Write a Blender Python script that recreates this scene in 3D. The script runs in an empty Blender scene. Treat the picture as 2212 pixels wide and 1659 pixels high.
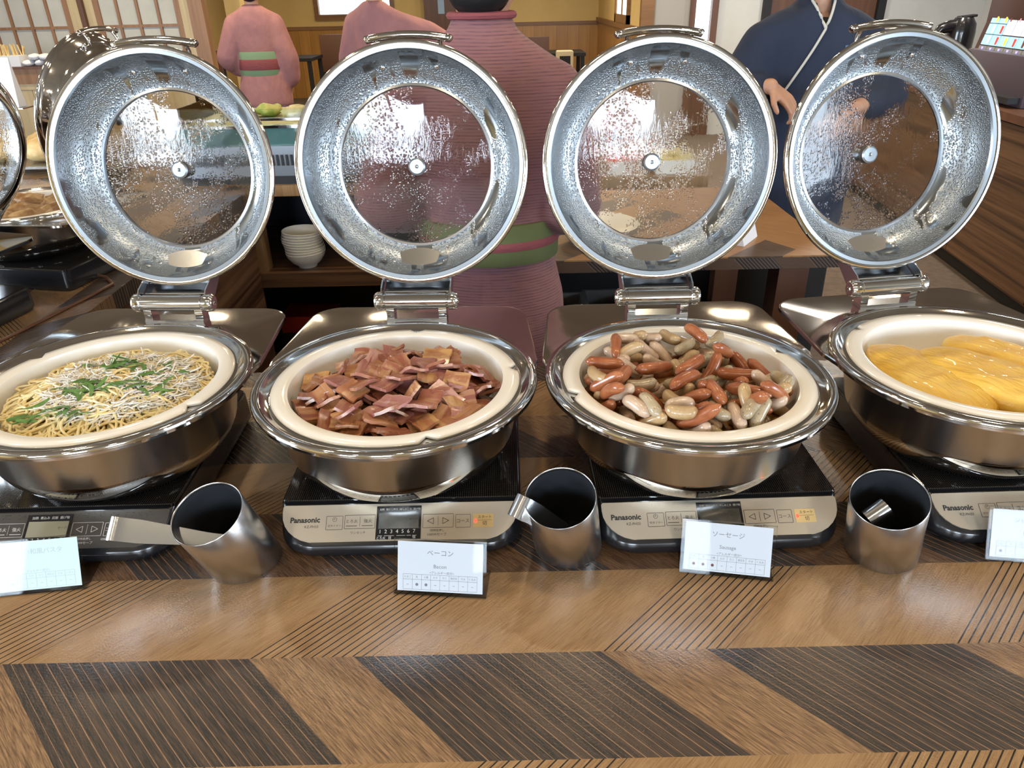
import bpy, bmesh, math, random
from mathutils import Vector, Matrix, noise as mnoise

# ------------------------------------------------------------------ camera
SC = bpy.context.scene
COL = SC.collection
R = math.radians
PI = math.pi

cam_d = bpy.data.cameras.new('camera')
cam_d.sensor_width = 36.0
cam_d.lens = 36.0 * 1580.9 / 2212.0
cam_d.clip_start = 0.02
cam_d.clip_end = 100
cam = bpy.data.objects.new('camera', cam_d)
COL.objects.link(cam)
_p, _roll = R(28.0), -0.0219
_f = Vector((0, math.cos(_p), -math.sin(_p)))
_r = Vector((1, 0, 0))
_u = _r.cross(_f)
_rr = math.cos(_roll) * _r + math.sin(_roll) * _u
_uu = -math.sin(_roll) * _r + math.cos(_roll) * _u
cam.matrix_world = Matrix(((_rr.x, _uu.x, -_f.x, 0), (_rr.y, _uu.y, -_f.y, 0), (_rr.z, _uu.z, -_f.z, 0.603), (0, 0, 0, 1)))
SC.camera = cam
SC.view_settings.view_transform = 'Standard'
SC.view_settings.look = 'None'
SC.view_settings.gamma = 1
SC.view_settings.exposure = 0.45
SC.view_settings.use_curve_mapping = False
SC.cycles.max_bounces = 10
SC.cycles.transmission_bounces = 8
SC.cycles.glossy_bounces = 5
SC.cycles.diffuse_bounces = 3
SC.cycles.sample_clamp_indirect = 4.0
SC.cycles.caustics_reflective = False
SC.cycles.caustics_refractive = False

# ------------------------------------------------------------------ light
world = bpy.data.worlds.new('world')
SC.world = world
world.use_nodes = True
_bg = world.node_tree.nodes['Background']
_bg.inputs[0].default_value = (0.78, 0.88, 1.0, 1)
_bg.inputs[1].default_value = 1.0

def area(name, loc, size, sizey, power, col, aim, shape='RECTANGLE', spread=180):
    l = bpy.data.lights.new(name, 'AREA')
    l.shape = shape
    l.size = size
    if shape in ('RECTANGLE', 'ELLIPSE'):
        l.size_y = sizey
    l.energy = power
    l.color = col
    l.spread = R(spread)
    o = bpy.data.objects.new(name, l)
    COL.objects.link(o)
    o.location = loc
    o.rotation_euler = Vector(aim).to_track_quat('-Z', 'Y').to_euler()
    return o

DAY = (0.74, 0.87, 1.0)
WARM = (1.0, 0.80, 0.54)
# daylight through the windows behind the photographer
for wx in (-3.2, -0.7, 1.9):
    area('daylight_window', (wx, -4.45, 0.98), 1.2, 1.0, 105, DAY, (0, 1, -0.1))
# daylight from the windows in the side wall on the left
area('daylight_window', (-4.9, 0.4, 0.65), 2.2, 1.6, 200, DAY, (1, 0.1, -0.1))
# added bluish fill from the right, set at an unseen wall opening
area('daylight_window', (4.9, -1.2, 0.55), 2.2, 1.7, 130, DAY, (-1, 0.35, -0.1))
# warm recessed ceiling downlights over the buffet
for lx in (-2.0, -1.0, 0.0, 1.0, 2.0):
    for ly in (-0.6, 0.9, 2.3, 3.8):
        area('downlight', (lx + (0.25 if ly > 1 else 0), ly, 1.74), 0.11, 0.11, 3.0, WARM, (0, 0, -1), 'DISK', 150)
for lx in (-3.4, -1.8, -0.2, 1.0):
    for ly in (5.6, 8.0, 10.5):
        area('downlight', (lx, ly, 1.74), 0.2, 0.2, 17, (1.0, 0.84, 0.56), (0, 0, -1), 'DISK', 160)
for lx in (2.2, 3.4):
    for ly in (4.6, 7.2):
        area('downlight', (lx, ly, 1.74), 0.2, 0.2, 20, (1.0, 0.92, 0.8), (0, 0, -1), 'DISK', 160)

# ------------------------------------------------------------------ helpers
def tag(o, label=None, cat=None, group=None, kind=None):
    if label: o['label'] = label
    if cat: o['category'] = cat
    if group: o['group'] = group
    if kind: o['kind'] = kind
    return o

def empty(name, loc=(0, 0, 0), rz=0.0):
    o = bpy.data.objects.new(name, None)
    o.empty_display_size = 0.05
    COL.objects.link(o)
    o.location = loc
    o.rotation_euler = (0, 0, rz)
    return o

class MB:
    def __init__(s):
        s.v = []; s.f = []; s.mi = []; s.cur = 0
    def add(s, vs, fs):
        b = len(s.v)
        s.v += [tuple(q) for q in vs]
        for q in fs:
            s.f.append(tuple(b + i for i in q)); s.mi.append(s.cur)
        return s
    def box(s, x0, x1, y0, y1, z0, z1):
        return s.add([(x0, y0, z0), (x1, y0, z0), (x1, y1, z0), (x0, y1, z0), (x0, y0, z1), (x1, y0, z1), (x1, y1, z1), (x0, y1, z1)],
                     [(3, 2, 1, 0), (4, 5, 6, 7), (0, 1, 5, 4), (1, 2, 6, 5), (2, 3, 7, 6), (3, 0, 4, 7)])
    def xbox(s, m, sx, sy, sz):
        vs = [m @ Vector((a * sx / 2, b * sy / 2, c * sz / 2)) for c in (-1, 1) for a, b in ((-1, -1), (1, -1), (1, 1), (-1, 1))]
        return s.add(vs, [(3, 2, 1, 0), (4, 5, 6, 7), (0, 1, 5, 4), (1, 2, 6, 5), (2, 3, 7, 6), (3, 0, 4, 7)])
    def loft(s, rings, close=False, cap=True):
        n = len(rings[0]); vs = [p for r in rings for p in r]; fs = []
        m = len(rings)
        for i in range(m if close else m - 1):
            a, b = i * n, ((i + 1) % m) * n
            for j in range(n):
                k = (j + 1) % n
                fs.append((a + j, a + k, b + k, b + j))
        if cap and not close:
            fs.append(tuple(range(n - 1, -1, -1)))
            fs.append(tuple((m - 1) * n + j for j in range(n)))
        return s.add(vs, fs)
    def lathe(s, prof, n=48, close=False, rfun=None, mat=None):
        rings = []
        for (r, z) in prof:
            ring = []
            for j in range(n):
                a = 2 * PI * j / n
                q = r * (rfun(r, z, a) if rfun else 1)
                p = Vector((q * math.cos(a), q * math.sin(a), z))
                ring.append(mat @ p if mat else p)
            rings.append(ring)
        return s.loft(rings, close=close, cap=not close)
    def tube(s, pts, rad, n=8, cap=True, closed=False):
        pts = [Vector(p) for p in pts]
        rings = []
        m = len(pts)
        up = None
        for i, p in enumerate(pts):
            if closed:
                t = pts[(i + 1) % m] - pts[i - 1]
            else:
                t = pts[min(i + 1, m - 1)] - pts[max(i - 1, 0)]
            if t.length < 1e-9: t = Vector((0, 0, 1))
            t.normalize()
            if up is None:
                up = Vector((0, 0, 1)) if abs(t.z) < 0.9 else Vector((1, 0, 0))
            e = t.cross(up)
            if e.length < 1e-6: e = t.orthogonal()
            e.normalize()
            up = e.cross(t).normalized()
            r = rad(i / (m - 1)) if callable(rad) else rad
            rings.append([p + (e * math.cos(2 * PI * j / n) + up * math.sin(2 * PI * j / n)) * r for j in range(n)])
        return s.loft(rings, close=closed, cap=cap)
    def prism(s, poly, z0, z1):
        n = len(poly)
        return s.loft([[(x, y, z0) for x, y in poly], [(x, y, z1) for x, y in poly]])
    def sphere(s, c, r, n=10, m=7, mat=None):
        rx, ry, rz = r if isinstance(r, (tuple, list)) else (r, r, r)
        rings = []
        for i in range(m + 1):
            th = PI * (i + 0.02) / (m + 0.04) if i not in (0, m) else PI * (0.012 if i == 0 else 0.988)
            rings.append([Vector((c[0] + rx * math.sin(th) * math.cos(2 * PI * j / n), c[1] + ry * math.sin(th) * math.sin(2 * PI * j / n), c[2] - rz * math.cos(th))) for j in range(n)])
        if mat:
            rings = [[mat @ p for p in r_] for r_ in rings]
        return s.loft(rings)
    def mesh(s, name, mats, smooth=True, ang=40):
        me = bpy.data.meshes.new(name)
        me.from_pydata([tuple(q) for q in s.v], [], s.f)
        if not isinstance(mats, (list, tuple)): mats = [mats]
        for m in mats: me.materials.append(m)
        if len(mats) > 1:
            me.polygons.foreach_set('material_index', s.mi)
        if smooth:
            me.polygons.foreach_set('use_smooth', [True] * len(me.polygons))
            me.set_sharp_from_angle(angle=R(ang))
        me.update()
        return me
    def build(s, name, mats, parent=None, smooth=True, ang=40, mat=None):
        return mk(name, s.mesh(name, mats, smooth, ang), parent, mat)

def mk(name, me, parent=None, mat=None):
    o = bpy.data.objects.new(name, me)
    COL.objects.link(o)
    if parent is not None: o.parent = parent
    if mat is not None:
        if parent is not None: o.matrix_local = mat
        else: o.matrix_world = mat
    return o

def struct(name, mb, m, smooth=False, parent=None):
    o = mb.build(name, m, parent, smooth=smooth)
    if parent is None: o['kind'] = 'structure'
    return o

def boxobj(name, x0, x1, y0, y1, z0, z1, m, parent=None, bev=0.0):
    mb = MB().box(x0, x1, y0, y1, z0, z1)
    me = mb.mesh(name, m, smooth=False)
    if bev > 0: bevel(me, bev)
    return mk(name, me, parent)

def bevel(me, w, seg=2, ang=30):
    bm = bmesh.new(); bm.from_mesh(me)
    es = [e for e in bm.edges if len(e.link_faces) == 2 and e.calc_face_angle(0) > R(ang)]
    bmesh.ops.bevel(bm, geom=es, offset=w, segments=seg, profile=0.6, affect='EDGES', clamp_overlap=True)
    for f in bm.faces: f.smooth = True
    bm.to_mesh(me); bm.free()
    me.set_sharp_from_angle(angle=R(35))

def rrect(w, h, r, n=5, cx=0, cy=0):
    pts = []
    for (sx, sy, a0) in ((1, -1, -90), (1, 1, 0), (-1, 1, 90), (-1, -1, 180)):
        for i in range(n + 1):
            a = R(a0 + 90 * i / n)
            pts.append((cx + sx * (w / 2 - r) + r * math.cos(a), cy + sy * (h / 2 - r) + r * math.sin(a)))
    return pts

# ------------------------------------------------------------------ materials
class NT:
    def __init__(s, name):
        s.m = bpy.data.materials.new(name)
        s.m.use_nodes = True
        s.nt = s.m.node_tree
        s.b = s.nt.nodes['Principled BSDF']
    def node(s, t, **kw):
        n = s.nt.nodes.new(t)
        for k, v in kw.items(): setattr(n, k, v)
        return n
    def link(s, a, b): s.nt.links.new(a, b)
    def put(s, sock, v):
        if isinstance(v, (int, float)): sock.default_value = v
        elif isinstance(v, (tuple, list)):
            sock.default_value = v if len(v) == len(sock.default_value) else tuple(v) + (1,)
        else: s.link(v, sock)
    def math(s, op, a, b=0.0, c=None):
        n = s.node('ShaderNodeMath', operation=op)
        s.put(n.inputs[0], a); s.put(n.inputs[1], b)
        if c is not None: s.put(n.inputs[2], c)
        return n.outputs[0]
    def coords(s, kind='Object'):
        return s.node('ShaderNodeTexCoord').outputs[kind]
    def sep(s, v):
        n = s.node('ShaderNodeSeparateXYZ'); s.link(v, n.inputs[0]); return n.outputs
    def comb(s, x, y, z=0.0):
        n = s.node('ShaderNodeCombineXYZ')
        for i, q in enumerate((x, y, z)): s.put(n.inputs[i], q)
        return n.outputs[0]
    def noise(s, vec, scale, detail=3, rough=0.55, dist=0.0):
        n = s.node('ShaderNodeTexNoise')
        s.link(vec, n.inputs['Vector'])
        n.inputs['Scale'].default_value = scale; n.inputs['Detail'].default_value = detail
        n.inputs['Roughness'].default_value = rough; n.inputs['Distortion'].default_value = dist
        return n.outputs['Fac']
    def voro(s, vec, scale, feature='F1', rnd=1.0):
        n = s.node('ShaderNodeTexVoronoi', feature=feature)
        s.link(vec, n.inputs['Vector']); n.inputs['Scale'].default_value = scale
        n.inputs['Randomness'].default_value = rnd
        return n.outputs['Distance']
    def ramp(s, v, lo, hi, a=0.0, b=1.0):
        n = s.node('ShaderNodeMapRange'); n.clamp = True
        s.put(n.inputs['Value'], v)
        n.inputs['From Min'].default_value = lo; n.inputs['From Max'].default_value = hi
        n.inputs['To Min'].default_value = a; n.inputs['To Max'].default_value = b
        return n.outputs[0]
    def mix(s, f, a, b):
        n = s.node('ShaderNodeMix', data_type='RGBA')
        s.put(n.inputs[0], f); s.put(n.inputs[6], a); s.put(n.inputs[7], b)
        return n.outputs[2]
    def scalev(s, vec, sc):
        n = s.node('ShaderNodeMapping'); s.link(vec, n.inputs[0]); n.inputs['Scale'].default_value = sc
        return n.outputs[0]
    def bump(s, h, strength=0.3, dist=0.001):
        n = s.node('ShaderNodeBump')
        n.inputs['Strength'].default_value = strength; n.inputs['Distance'].default_value = dist
        s.link(h, n.inputs['Height']); s.link(n.outputs[0], s.b.inputs['Normal'])
        return n
    def set(s, **kw):
        names = dict(col='Base Color', rough='Roughness', metal='Metallic', coat='Coat Weight', coatr='Coat Roughness', trans='Transmission Weight', ior='IOR', sss='Subsurface Weight', sssr='Subsurface Radius', ssss='Subsurface Scale', spec='Specular IOR Level', ecol='Emission Color', estr='Emission Strength', sheen='Sheen Weight', aniso='Anisotropic')
        for k, v in kw.items(): s.put(s.b.inputs[names[k]], v)
        return s

def pm(name, col, rough=0.5, metal=0.0, var=None, bump=None, **kw):
    t = NT(name)
    c = col
    if var:
        col2, sc, st = var[:3]
        lo, hi = var[3:5] if len(var) > 3 else (0.35, 0.65)
        v = t.scalev(t.coords(), st)
        c = t.mix(t.ramp(t.noise(v, sc, 4), lo, hi), col, col2)
    t.set(col=c, rough=rough, metal=metal, **kw)
    if bump:
        sc, st, strength, dist = bump
        t.bump(t.noise(t.scalev(t.coords(), st), sc, 3), strength, dist)
    return t.m

M = {}
M['chrome'] = pm('chrome', (0.74, 0.73, 0.71), 0.07, 1.0, bump=(30, (1, 1, 1), 0.05, 0.001))
M['steel'] = pm('brushed_steel', (0.64, 0.66, 0.69), 0.19, 1.0, bump=(60, (1, 1, 14), 0.05, 0.0006))
M['steel_satin'] = pm('satin_steel', (0.55, 0.53, 0.51), 0.27, 1.0, bump=(90, (1, 1, 10), 0.08, 0.0005))
M['steel_ring'] = pm('satin_ring_steel', (0.32, 0.355, 0.39), 0.33, 1.0)
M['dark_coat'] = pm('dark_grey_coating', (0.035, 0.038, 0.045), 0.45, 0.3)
M['porcelain'] = pm('porcelain', (0.86, 0.835, 0.78), 0.16, 0, coat=0.4, coatr=0.05, bump=(14, (1, 1, 1), 0.04, 0.002))
M['porcelain_white'] = pm('white_china', (0.76, 0.74, 0.68), 0.2)
M['black_plastic'] = pm('black_plastic', (0.012, 0.012, 0.014), 0.22, 0, coat=0.3)
M['rubber'] = pm('grey_silicone', (0.30, 0.31, 0.32), 0.5)
M['silver_panel'] = pm('champagne_panel', (0.56, 0.50, 0.41), 0.34, 0.55, bump=(700, (1, 1, 1), 0.12, 0.0002))
M['dark_panel'] = pm('graphite_panel', (0.085, 0.078, 0.07), 0.36, 0.5, bump=(700, (1, 1, 1), 0.12, 0.0002))
M['ink'] = pm('dark_ink', (0.02, 0.02, 0.022), 0.6)
M['ink_light'] = pm('light_ink', (0.72, 0.70, 0.66), 0.6)
M['ink_grey'] = pm('faded_ink', (0.20, 0.21, 0.24), 0.7)
M['ink_pale'] = pm('glare_washed_ink', (0.52, 0.60, 0.60), 0.7)  # ink paled to stand in for glare on the pasta card
M['ink_brown'] = pm('brown_ink', (0.16, 0.05, 0.035), 0.7)
M['lcd'] = pm('lcd_glass', (0.10, 0.105, 0.10), 0.12, 0, var=((0.2, 0.2, 0.19), 30, (1, 1, 1)))
M['lcd_warm'] = pm('lcd_pale_glass', (0.42, 0.40, 0.30), 0.12)
M['amber'] = pm('amber_key', (0.66, 0.46, 0.20), 0.4)
M['red_led'] = pm('red_led', (0.8, 0.02, 0.01), 0.4, ecol=(1, 0.03, 0.02), estr=4.0)
M['paper'] = pm('card_paper', (0.64, 0.685, 0.75), 0.6, bump=(900, (1, 1, 1), 0.15, 0.0001))
M['paper_pale'] = pm('card_paper_glared', (0.66, 0.80, 0.80), 0.6)  # window glare over the pasta card is put into this paper colour
def clear_sheet(name, tint, ior):
    t = NT(name)
    tr = t.node('ShaderNodeBsdfTransparent'); tr.inputs[0].default_value = tint + (1,)
    gl = t.node('ShaderNodeBsdfGlossy'); gl.inputs['Roughness'].default_value = 0.03
    fr = t.node('ShaderNodeFresnel'); fr.inputs[0].default_value = ior
    mx = t.node('ShaderNodeMixShader')
    t.link(fr.outputs[0], mx.inputs[0]); t.link(tr.outputs[0], mx.inputs[1]); t.link(gl.outputs[0], mx.inputs[2])
    t.link(mx.outputs[0], t.nt.nodes['Material Output'].inputs[0])
    return t.m
M['acrylic'] = clear_sheet('clear_acrylic', (0.985, 0.99, 0.995), 1.14)

def glass_wet():
    t = NT('wet_glass')
    v = t.coords()
    t.set(col=(0.93, 0.94, 0.95), rough=0.015, trans=1.0, ior=1.45)
    drops = t.ramp(t.voro(v, 260, rnd=1.0), 0.05, 0.45, 1.0, 0.0)
    m1 = t.ramp(t.noise(v, 22, 3, 0.6), 0.46, 0.60)
    runs = t.noise(t.scalev(v, (1.6, 0.35, 1)), 95, 3, 0.6, 1.2)
    m2 = t.ramp(t.noise(v, 11, 2), 0.42, 0.58)
    h = t.math('ADD', t.math('MULTIPLY', drops, m1), t.math('MULTIPLY', t.math('MULTIPLY', runs, m2), 0.9))
    t.bump(h, 0.26, 0.0010)
    return t.m
M['glass_wet'] = glass_wet()
M['glass'] = clear_sheet('clear_glass', (0.93, 0.98, 0.97), 1.45)

def steel_wet():
    t = NT('steel_with_condensation')
    v = t.coords()
    d = t.ramp(t.voro(v, 380, rnd=0.7), 0.1, 0.5, 1.0, 0.0)
    d2 = t.ramp(t.voro(v, 150, rnd=1.0), 0.05, 0.35, 1.0, 0.0)
    clear = t.ramp(t.noise(t.scalev(v, (2.4, 0.5, 1)), 14, 2, 0.5, 0.3), 0.40, 0.46)
    m = t.ramp(t.noise(v, 16, 2), 0.5, 0.6)
    h = t.math('MULTIPLY', t.math('ADD', d, t.math('MULTIPLY', d2, m)), clear)
    t.bump(h, 0.9, 0.0011)
    t.set(col=(0.37, 0.405, 0.435), metal=1.0, rough=t.math('ADD', t.math('MULTIPLY', clear, 0.24), 0.14))
    return t.m
M['steel_wet'] = steel_wet()

def black_glass():
    t = NT('black_dotted_glass')
    v = t.coords()
    x, y, z = t.sep(v)
    fx = t.math('SUBTRACT', t.math('FLOORED_MODULO', x, 0.0026), 0.0013)
    fy = t.math('SUBTRACT', t.math('FLOORED_MODULO', y, 0.0026), 0.0013)
    rr = t.math('ADD', t.math('MULTIPLY', fx, fx), t.math('MULTIPLY', fy, fy))
    dot = t.math('LESS_THAN', rr, 0.0008 ** 2)
    t.set(col=t.mix(dot, (0.006, 0.006, 0.007), (0.05, 0.043, 0.036)), rough=0.07, spec=0.5)
    return t.m
M['black_glass'] = black_glass()

def laminate(name, dark=1.0, swap=False):
    t = NT(name)
    x, y, z = t.sep(t.coords())
    if swap: x, y = y, t.math('MULTIPLY', x, -1.0)
    W, Y0 = 0.1207, 0.4187
    k = t.math('FLOOR', t.math('DIVIDE', t.math('SUBTRACT', y, Y0), W))
    par = t.math('FLOORED_MODULO', k, 2.0)
    wide = t.math('LESS_THAN', t.math('FLOORED_MODULO', k, 4.0), 0.5)
    a = t.math('SUBTRACT', x, y)
    s = t.math('ADD', x, y)
    g1 = t.noise(t.comb(t.math('MULTIPLY', a, 520), t.math('MULTIPLY', s, 26)), 1.0, 5, 0.65, 0.25)
    g2 = t.noise(t.comb(t.math('MULTIPLY', s, 520), t.math('MULTIPLY', a, 26)), 1.0, 5, 0.65, 0.25)
    big = t.noise(t.comb(t.math('MULTIPLY', a, 30), t.math('MULTIPLY', s, 5)), 1.0, 3, 0.5, 0.4)
    light = t.mix(t.ramp(g1, 0.36, 0.66), (0.205, 0.113, 0.049), (0.355, 0.218, 0.108))
    light = t.mix(t.ramp(big, 0.4, 0.7, 0, 0.45), light, (0.41, 0.26, 0.135))
    gm = t.math('FLOORED_MODULO', t.math('ADD', a, 0.4505), 0.367)
    ingrp = t.math('LESS_THAN', gm, 0.1275)
    line = t.math('LESS_THAN', t.math('FLOORED_MODULO', gm, 0.01055), 0.0019)
    light = t.mix(t.math('MULTIPLY', ingrp, line), light, (0.012, 0.009, 0.008))
    brown = t.mix(t.ramp(g2, 0.38, 0.62), (0.105, 0.062, 0.036), (0.33, 0.20, 0.108))
    charc = t.mix(t.ramp(g2, 0.42, 0.72), (0.026, 0.025, 0.025), (0.10, 0.068, 0.050))
    dm = t.math('FLOORED_MODULO', t.math('SUBTRACT', s, 0.004), 0.3655)
    indk = t.math('LESS_THAN', dm, 0.256)
    jit = t.math('MULTIPLY', t.noise(t.comb(t.math('MULTIPLY', dm, 140), t.math('MULTIPLY', k, 7)), 1.0, 1), 0.006)
    tl = t.math('LESS_THAN', t.math('FLOORED_MODULO', t.math('ADD', dm, jit), 0.0118), 0.0011)
    tl = t.math('MULTIPLY', tl, t.ramp(t.noise(t.comb(t.math('MULTIPLY', s, 900), t.math('MULTIPLY', a, 60)), 1.0, 2), 0.3, 0.5, 0.45, 1.0))
    wash = t.ramp(t.noise(t.comb(t.math('MULTIPLY', s, 38), t.math('MULTIPLY', a, 1.5)), 1.0, 2), 0.5, 0.68, 0.0, 0.35)
    dk = t.mix(tl, t.mix(wash, charc, (0.13, 0.085, 0.06)), (0.30, 0.18, 0.105))
    sA = t.mix(indk, brown, dk)
    dn = t.math('FLOORED_MODULO', t.math('SUBTRACT', s, 0.2126), 0.2425)
    innr = t.math('LESS_THAN', dn, 0.075)
    tn = t.math('LESS_THAN', t.math('FLOORED_MODULO', dn, 0.0128), 0.0014)
    brown2 = t.mix(t.ramp(g2, 0.36, 0.60), (0.045, 0.025, 0.016), (0.17, 0.092, 0.047))
    sB = t.mix(innr, brown2, t.mix(tn, charc, (0.24, 0.13, 0.07)))
    col = t.mix(par, t.mix(wide, sB, sA), light)
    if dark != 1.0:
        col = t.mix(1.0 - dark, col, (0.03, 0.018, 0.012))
    t.set(col=col, rough=0.27, spec=0.5)
    t.bump(t.noise(t.coords(), 420, 2, 0.5), 0.28, 0.0010)
    return t.m
M['laminate'] = laminate('marquetry_laminate')
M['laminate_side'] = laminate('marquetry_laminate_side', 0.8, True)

def wood(name, c1, c2, along='x', rough=0.45, fine=60, stretch=0.05):
    t = NT(name)
    sc = {'x': (stretch, 1, 1), 'y': (1, stretch, 1), 'z': (1, 1, stretch)}[along]
    v = t.scalev(t.coords(), sc)
    n = t.noise(v, fine, 4, 0.6, 0.3)
    t.set(col=t.mix(t.ramp(n, 0.36, 0.64), c1, c2), rough=rough)
    return t.m
def board_wood():
    t = NT('honey_wood_boards')
    v = t.scalev(t.coords(), (1, 1, 0.05))
    inf = t.node('ShaderNodeObjectInfo').outputs['Random']
    c = t.mix(t.ramp(t.noise(v, 14, 4, 0.6, 0.3), 0.36, 0.64), (0.36, 0.175, 0.045), (0.46, 0.245, 0.072))
    t.set(col=t.mix(t.math('MULTIPLY', inf, 0.45), c, (0.27, 0.12, 0.028)), rough=0.35)
    return t.m
M['wood_honey'] = board_wood()
M['wood_rail'] = wood('rail_wood', (0.17, 0.08, 0.028), (0.23, 0.115, 0.045), 'x', 0.4, 20)
M['wood_shoji'] = wood('shoji_wood', (0.24, 0.12, 0.06), (0.32, 0.17, 0.09), 'z', 0.5, 40)
M['wood_pale'] = wood('pale_wood', (0.47, 0.36, 0.20), (0.58, 0.45, 0.27), 'z', 0.5, 25)
M['wood_dark'] = wood('dark_walnut', (0.045, 0.022, 0.012), (0.15, 0.08, 0.042), 'x', 0.35, 55, 0.02)
M['wood_dark_y'] = wood('dark_walnut_side', (0.05, 0.024, 0.013), (0.19, 0.10, 0.052), 'y', 0.35, 34, 0.02)
M['wood_post'] = wood('oak_post', (0.22, 0.12, 0.05), (0.32, 0.18, 0.08), 'z', 0.45, 50, 0.05)
M['wood_brown'] = wood('brown_panel', (0.10, 0.04, 0.022), (0.14, 0.06, 0.03), 'z', 0.4, 20)
M['near_black'] = pm('shadow_black_board', (0.008, 0.008, 0.01), 0.6)
M['navy_dark'] = pm('dark_navy_board', (0.012, 0.016, 0.03), 0.6)
M['wall_yellow'] = pm('yellow_plaster', (0.66, 0.47, 0.19), 0.8, var=((0.62, 0.43, 0.17), 3, (1, 1, 1)))
M['wall_white'] = pm('white_plaster', (0.62, 0.61, 0.58), 0.8, var=((0.58, 0.57, 0.54), 5, (1, 1, 1)), bump=(60, (1, 1, 1), 0.2, 0.002))
M['wall_grey'] = pm('grey_panel', (0.36, 0.34, 0.32), 0.7)
M['ceiling'] = pm('ceiling_board', (0.27, 0.21, 0.145), 0.8, var=((0.22, 0.17, 0.115), 2, (1, 1, 1)))
M['floor'] = pm('carpet', (0.10, 0.075, 0.06), 0.9, var=((0.14, 0.10, 0.08), 30, (1, 1, 1)), bump=(300, (1, 1, 1), 0.4, 0.003))
M['shoji_paper'] = pm('shoji_paper', (0.56, 0.55, 0.51), 0.8, var=((0.50, 0.50, 0.47), 6, (1, 1, 1)))
M['window_glow'] = pm('daylit_frosted_pane', (0.8, 0.9, 1), 0.5, ecol=(0.82, 0.93, 1.0), estr=1.5)
M['tangerine'] = pm('orange_food', (0.75, 0.28, 0.05), 0.35, var=((0.85, 0.42, 0.1), 30, (1, 1, 1)))
M['fish'] = pm('simmered_fish', (0.20, 0.09, 0.03), 0.35, var=((0.42, 0.26, 0.11), 28, (1, 1, 2.5)), bump=(90, (1, 1, 1), 0.5, 0.003))
M['bread'] = pm('bread_crust', (0.62, 0.36, 0.11), 0.6, var=((0.80, 0.62, 0.33), 14, (1, 1, 1)), bump=(60, (1, 1, 1), 0.4, 0.003))
M['chopstick'] = pm('bare_chopstick_wood', (0.72, 0.52, 0.24), 0.6)
M['white_paper'] = pm('white_paper', (0.74, 0.75, 0.80), 0.7)
M['brown_seat'] = pm('brown_leather', (0.10, 0.045, 0.03), 0.5)
M['skin'] = pm('skin', (0.52, 0.29, 0.19), 0.5, var=((0.46, 0.24, 0.15), 14, (1, 1, 1)), sss=0.15, ssss=0.01)
M['hair'] = pm('black_hair', (0.008, 0.008, 0.009), 0.4, bump=(60, (1, 1, 0.1), 0.3, 0.004))
M['obi_green'] = pm('green_sash', (0.17, 0.26, 0.15), 0.8, bump=(300, (1, 1, 1), 0.3, 0.001))
M['obi_olive'] = pm('olive_sash', (0.105, 0.12, 0.04), 0.8, bump=(300, (1, 1, 1), 0.3, 0.001))
M['obi_red'] = pm('red_sash', (0.22, 0.05, 0.055), 0.8, bump=(40, (1, 1, 3), 0.4, 0.006))
M['skirt_purple'] = pm('mauve_skirt', (0.20, 0.13, 0.17), 0.85)
M['navy'] = pm('navy_cotton', (0.008, 0.015, 0.036), 0.85, var=((0.012, 0.021, 0.048), 8, (1, 1, 0.4)), bump=(14, (1, 1, 0.3), 0.5, 0.02))
M['piping'] = pm('pale_piping', (0.50, 0.49, 0.45), 0.7)
M['black_cloth'] = pm('black_cloth', (0.01, 0.01, 0.011), 0.8)
M['thermos_gold'] = pm('bronze_steel', (0.42, 0.30, 0.16), 0.25, 1.0)
M['machine_body'] = pm('plum_plastic', (0.075, 0.055, 0.07), 0.4)
M['machine_frame'] = pm('dark_red_brown_plastic', (0.055, 0.018, 0.012), 0.35)
M['screen_white'] = pm('lit_menu_strip', (0.7, 0.75, 0.85), 0.4, ecol=(0.72, 0.78, 0.95), estr=0.32)
M['screen_blue'] = pm('lit_drink_tile', (0.35, 0.65, 0.85), 0.4, ecol=(0.25, 0.62, 0.95), estr=0.4)
M['key_violet'] = pm('lit_violet_arrow', (0.3, 0.25, 0.8), 0.4, ecol=(0.35, 0.28, 1.0), estr=1.0)
for nm, c in dict(yellow=(0.85, 0.62, 0.05), red=(0.55, 0.04, 0.03), pale=(0.8, 0.85, 0.7), cola=(0.12, 0.03, 0.015), green=(0.15, 0.5, 0.06), rose=(0.75, 0.3, 0.4)).items():
    M['drink_' + nm] = pm('drink_' + nm, c, 0.4, ecol=c, estr=0.35)
M['crate_grey'] = pm('grey_plastic_crate', (0.22, 0.22, 0.22), 0.4)
M['bag'] = pm('clear_bag_film', (0.30, 0.28, 0.22), 0.2, bump=(30, (1, 1, 1), 0.8, 0.01))
M['salad'] = pm('leafy_salad', (0.22, 0.33, 0.05), 0.5, var=((0.55, 0.5, 0.15), 30, (1, 1, 1)))
M['cream_food'] = pm('cream_salad', (0.62, 0.52, 0.30), 0.5, var=((0.45, 0.4, 0.15), 40, (1, 1, 1)))
M['red_food'] = pm('red_fruit', (0.55, 0.04, 0.015), 0.4, var=((0.62, 0.12, 0.03), 40, (1, 1, 1)))
M['case_teal'] = pm('cold_case_teal_panel', (0.22, 0.40, 0.42), 0.15, var=((0.28, 0.45, 0.44), 20, (1, 1, 1)))
M['case_steel'] = pm('cold_case_steel', (0.36, 0.40, 0.45), 0.3, 0.8)
M['box_red'] = pm('red_carton', (0.25, 0.02, 0.015), 0.5)
M['cream_plastic'] = pm('cream_appliance', (0.62, 0.53, 0.36), 0.5)
M['badge'] = pm('blue_badge', (0.06, 0.16, 0.35), 0.4)
M['poster'] = pm('pale_blue_notice', (0.35, 0.5, 0.72), 0.6)

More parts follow.
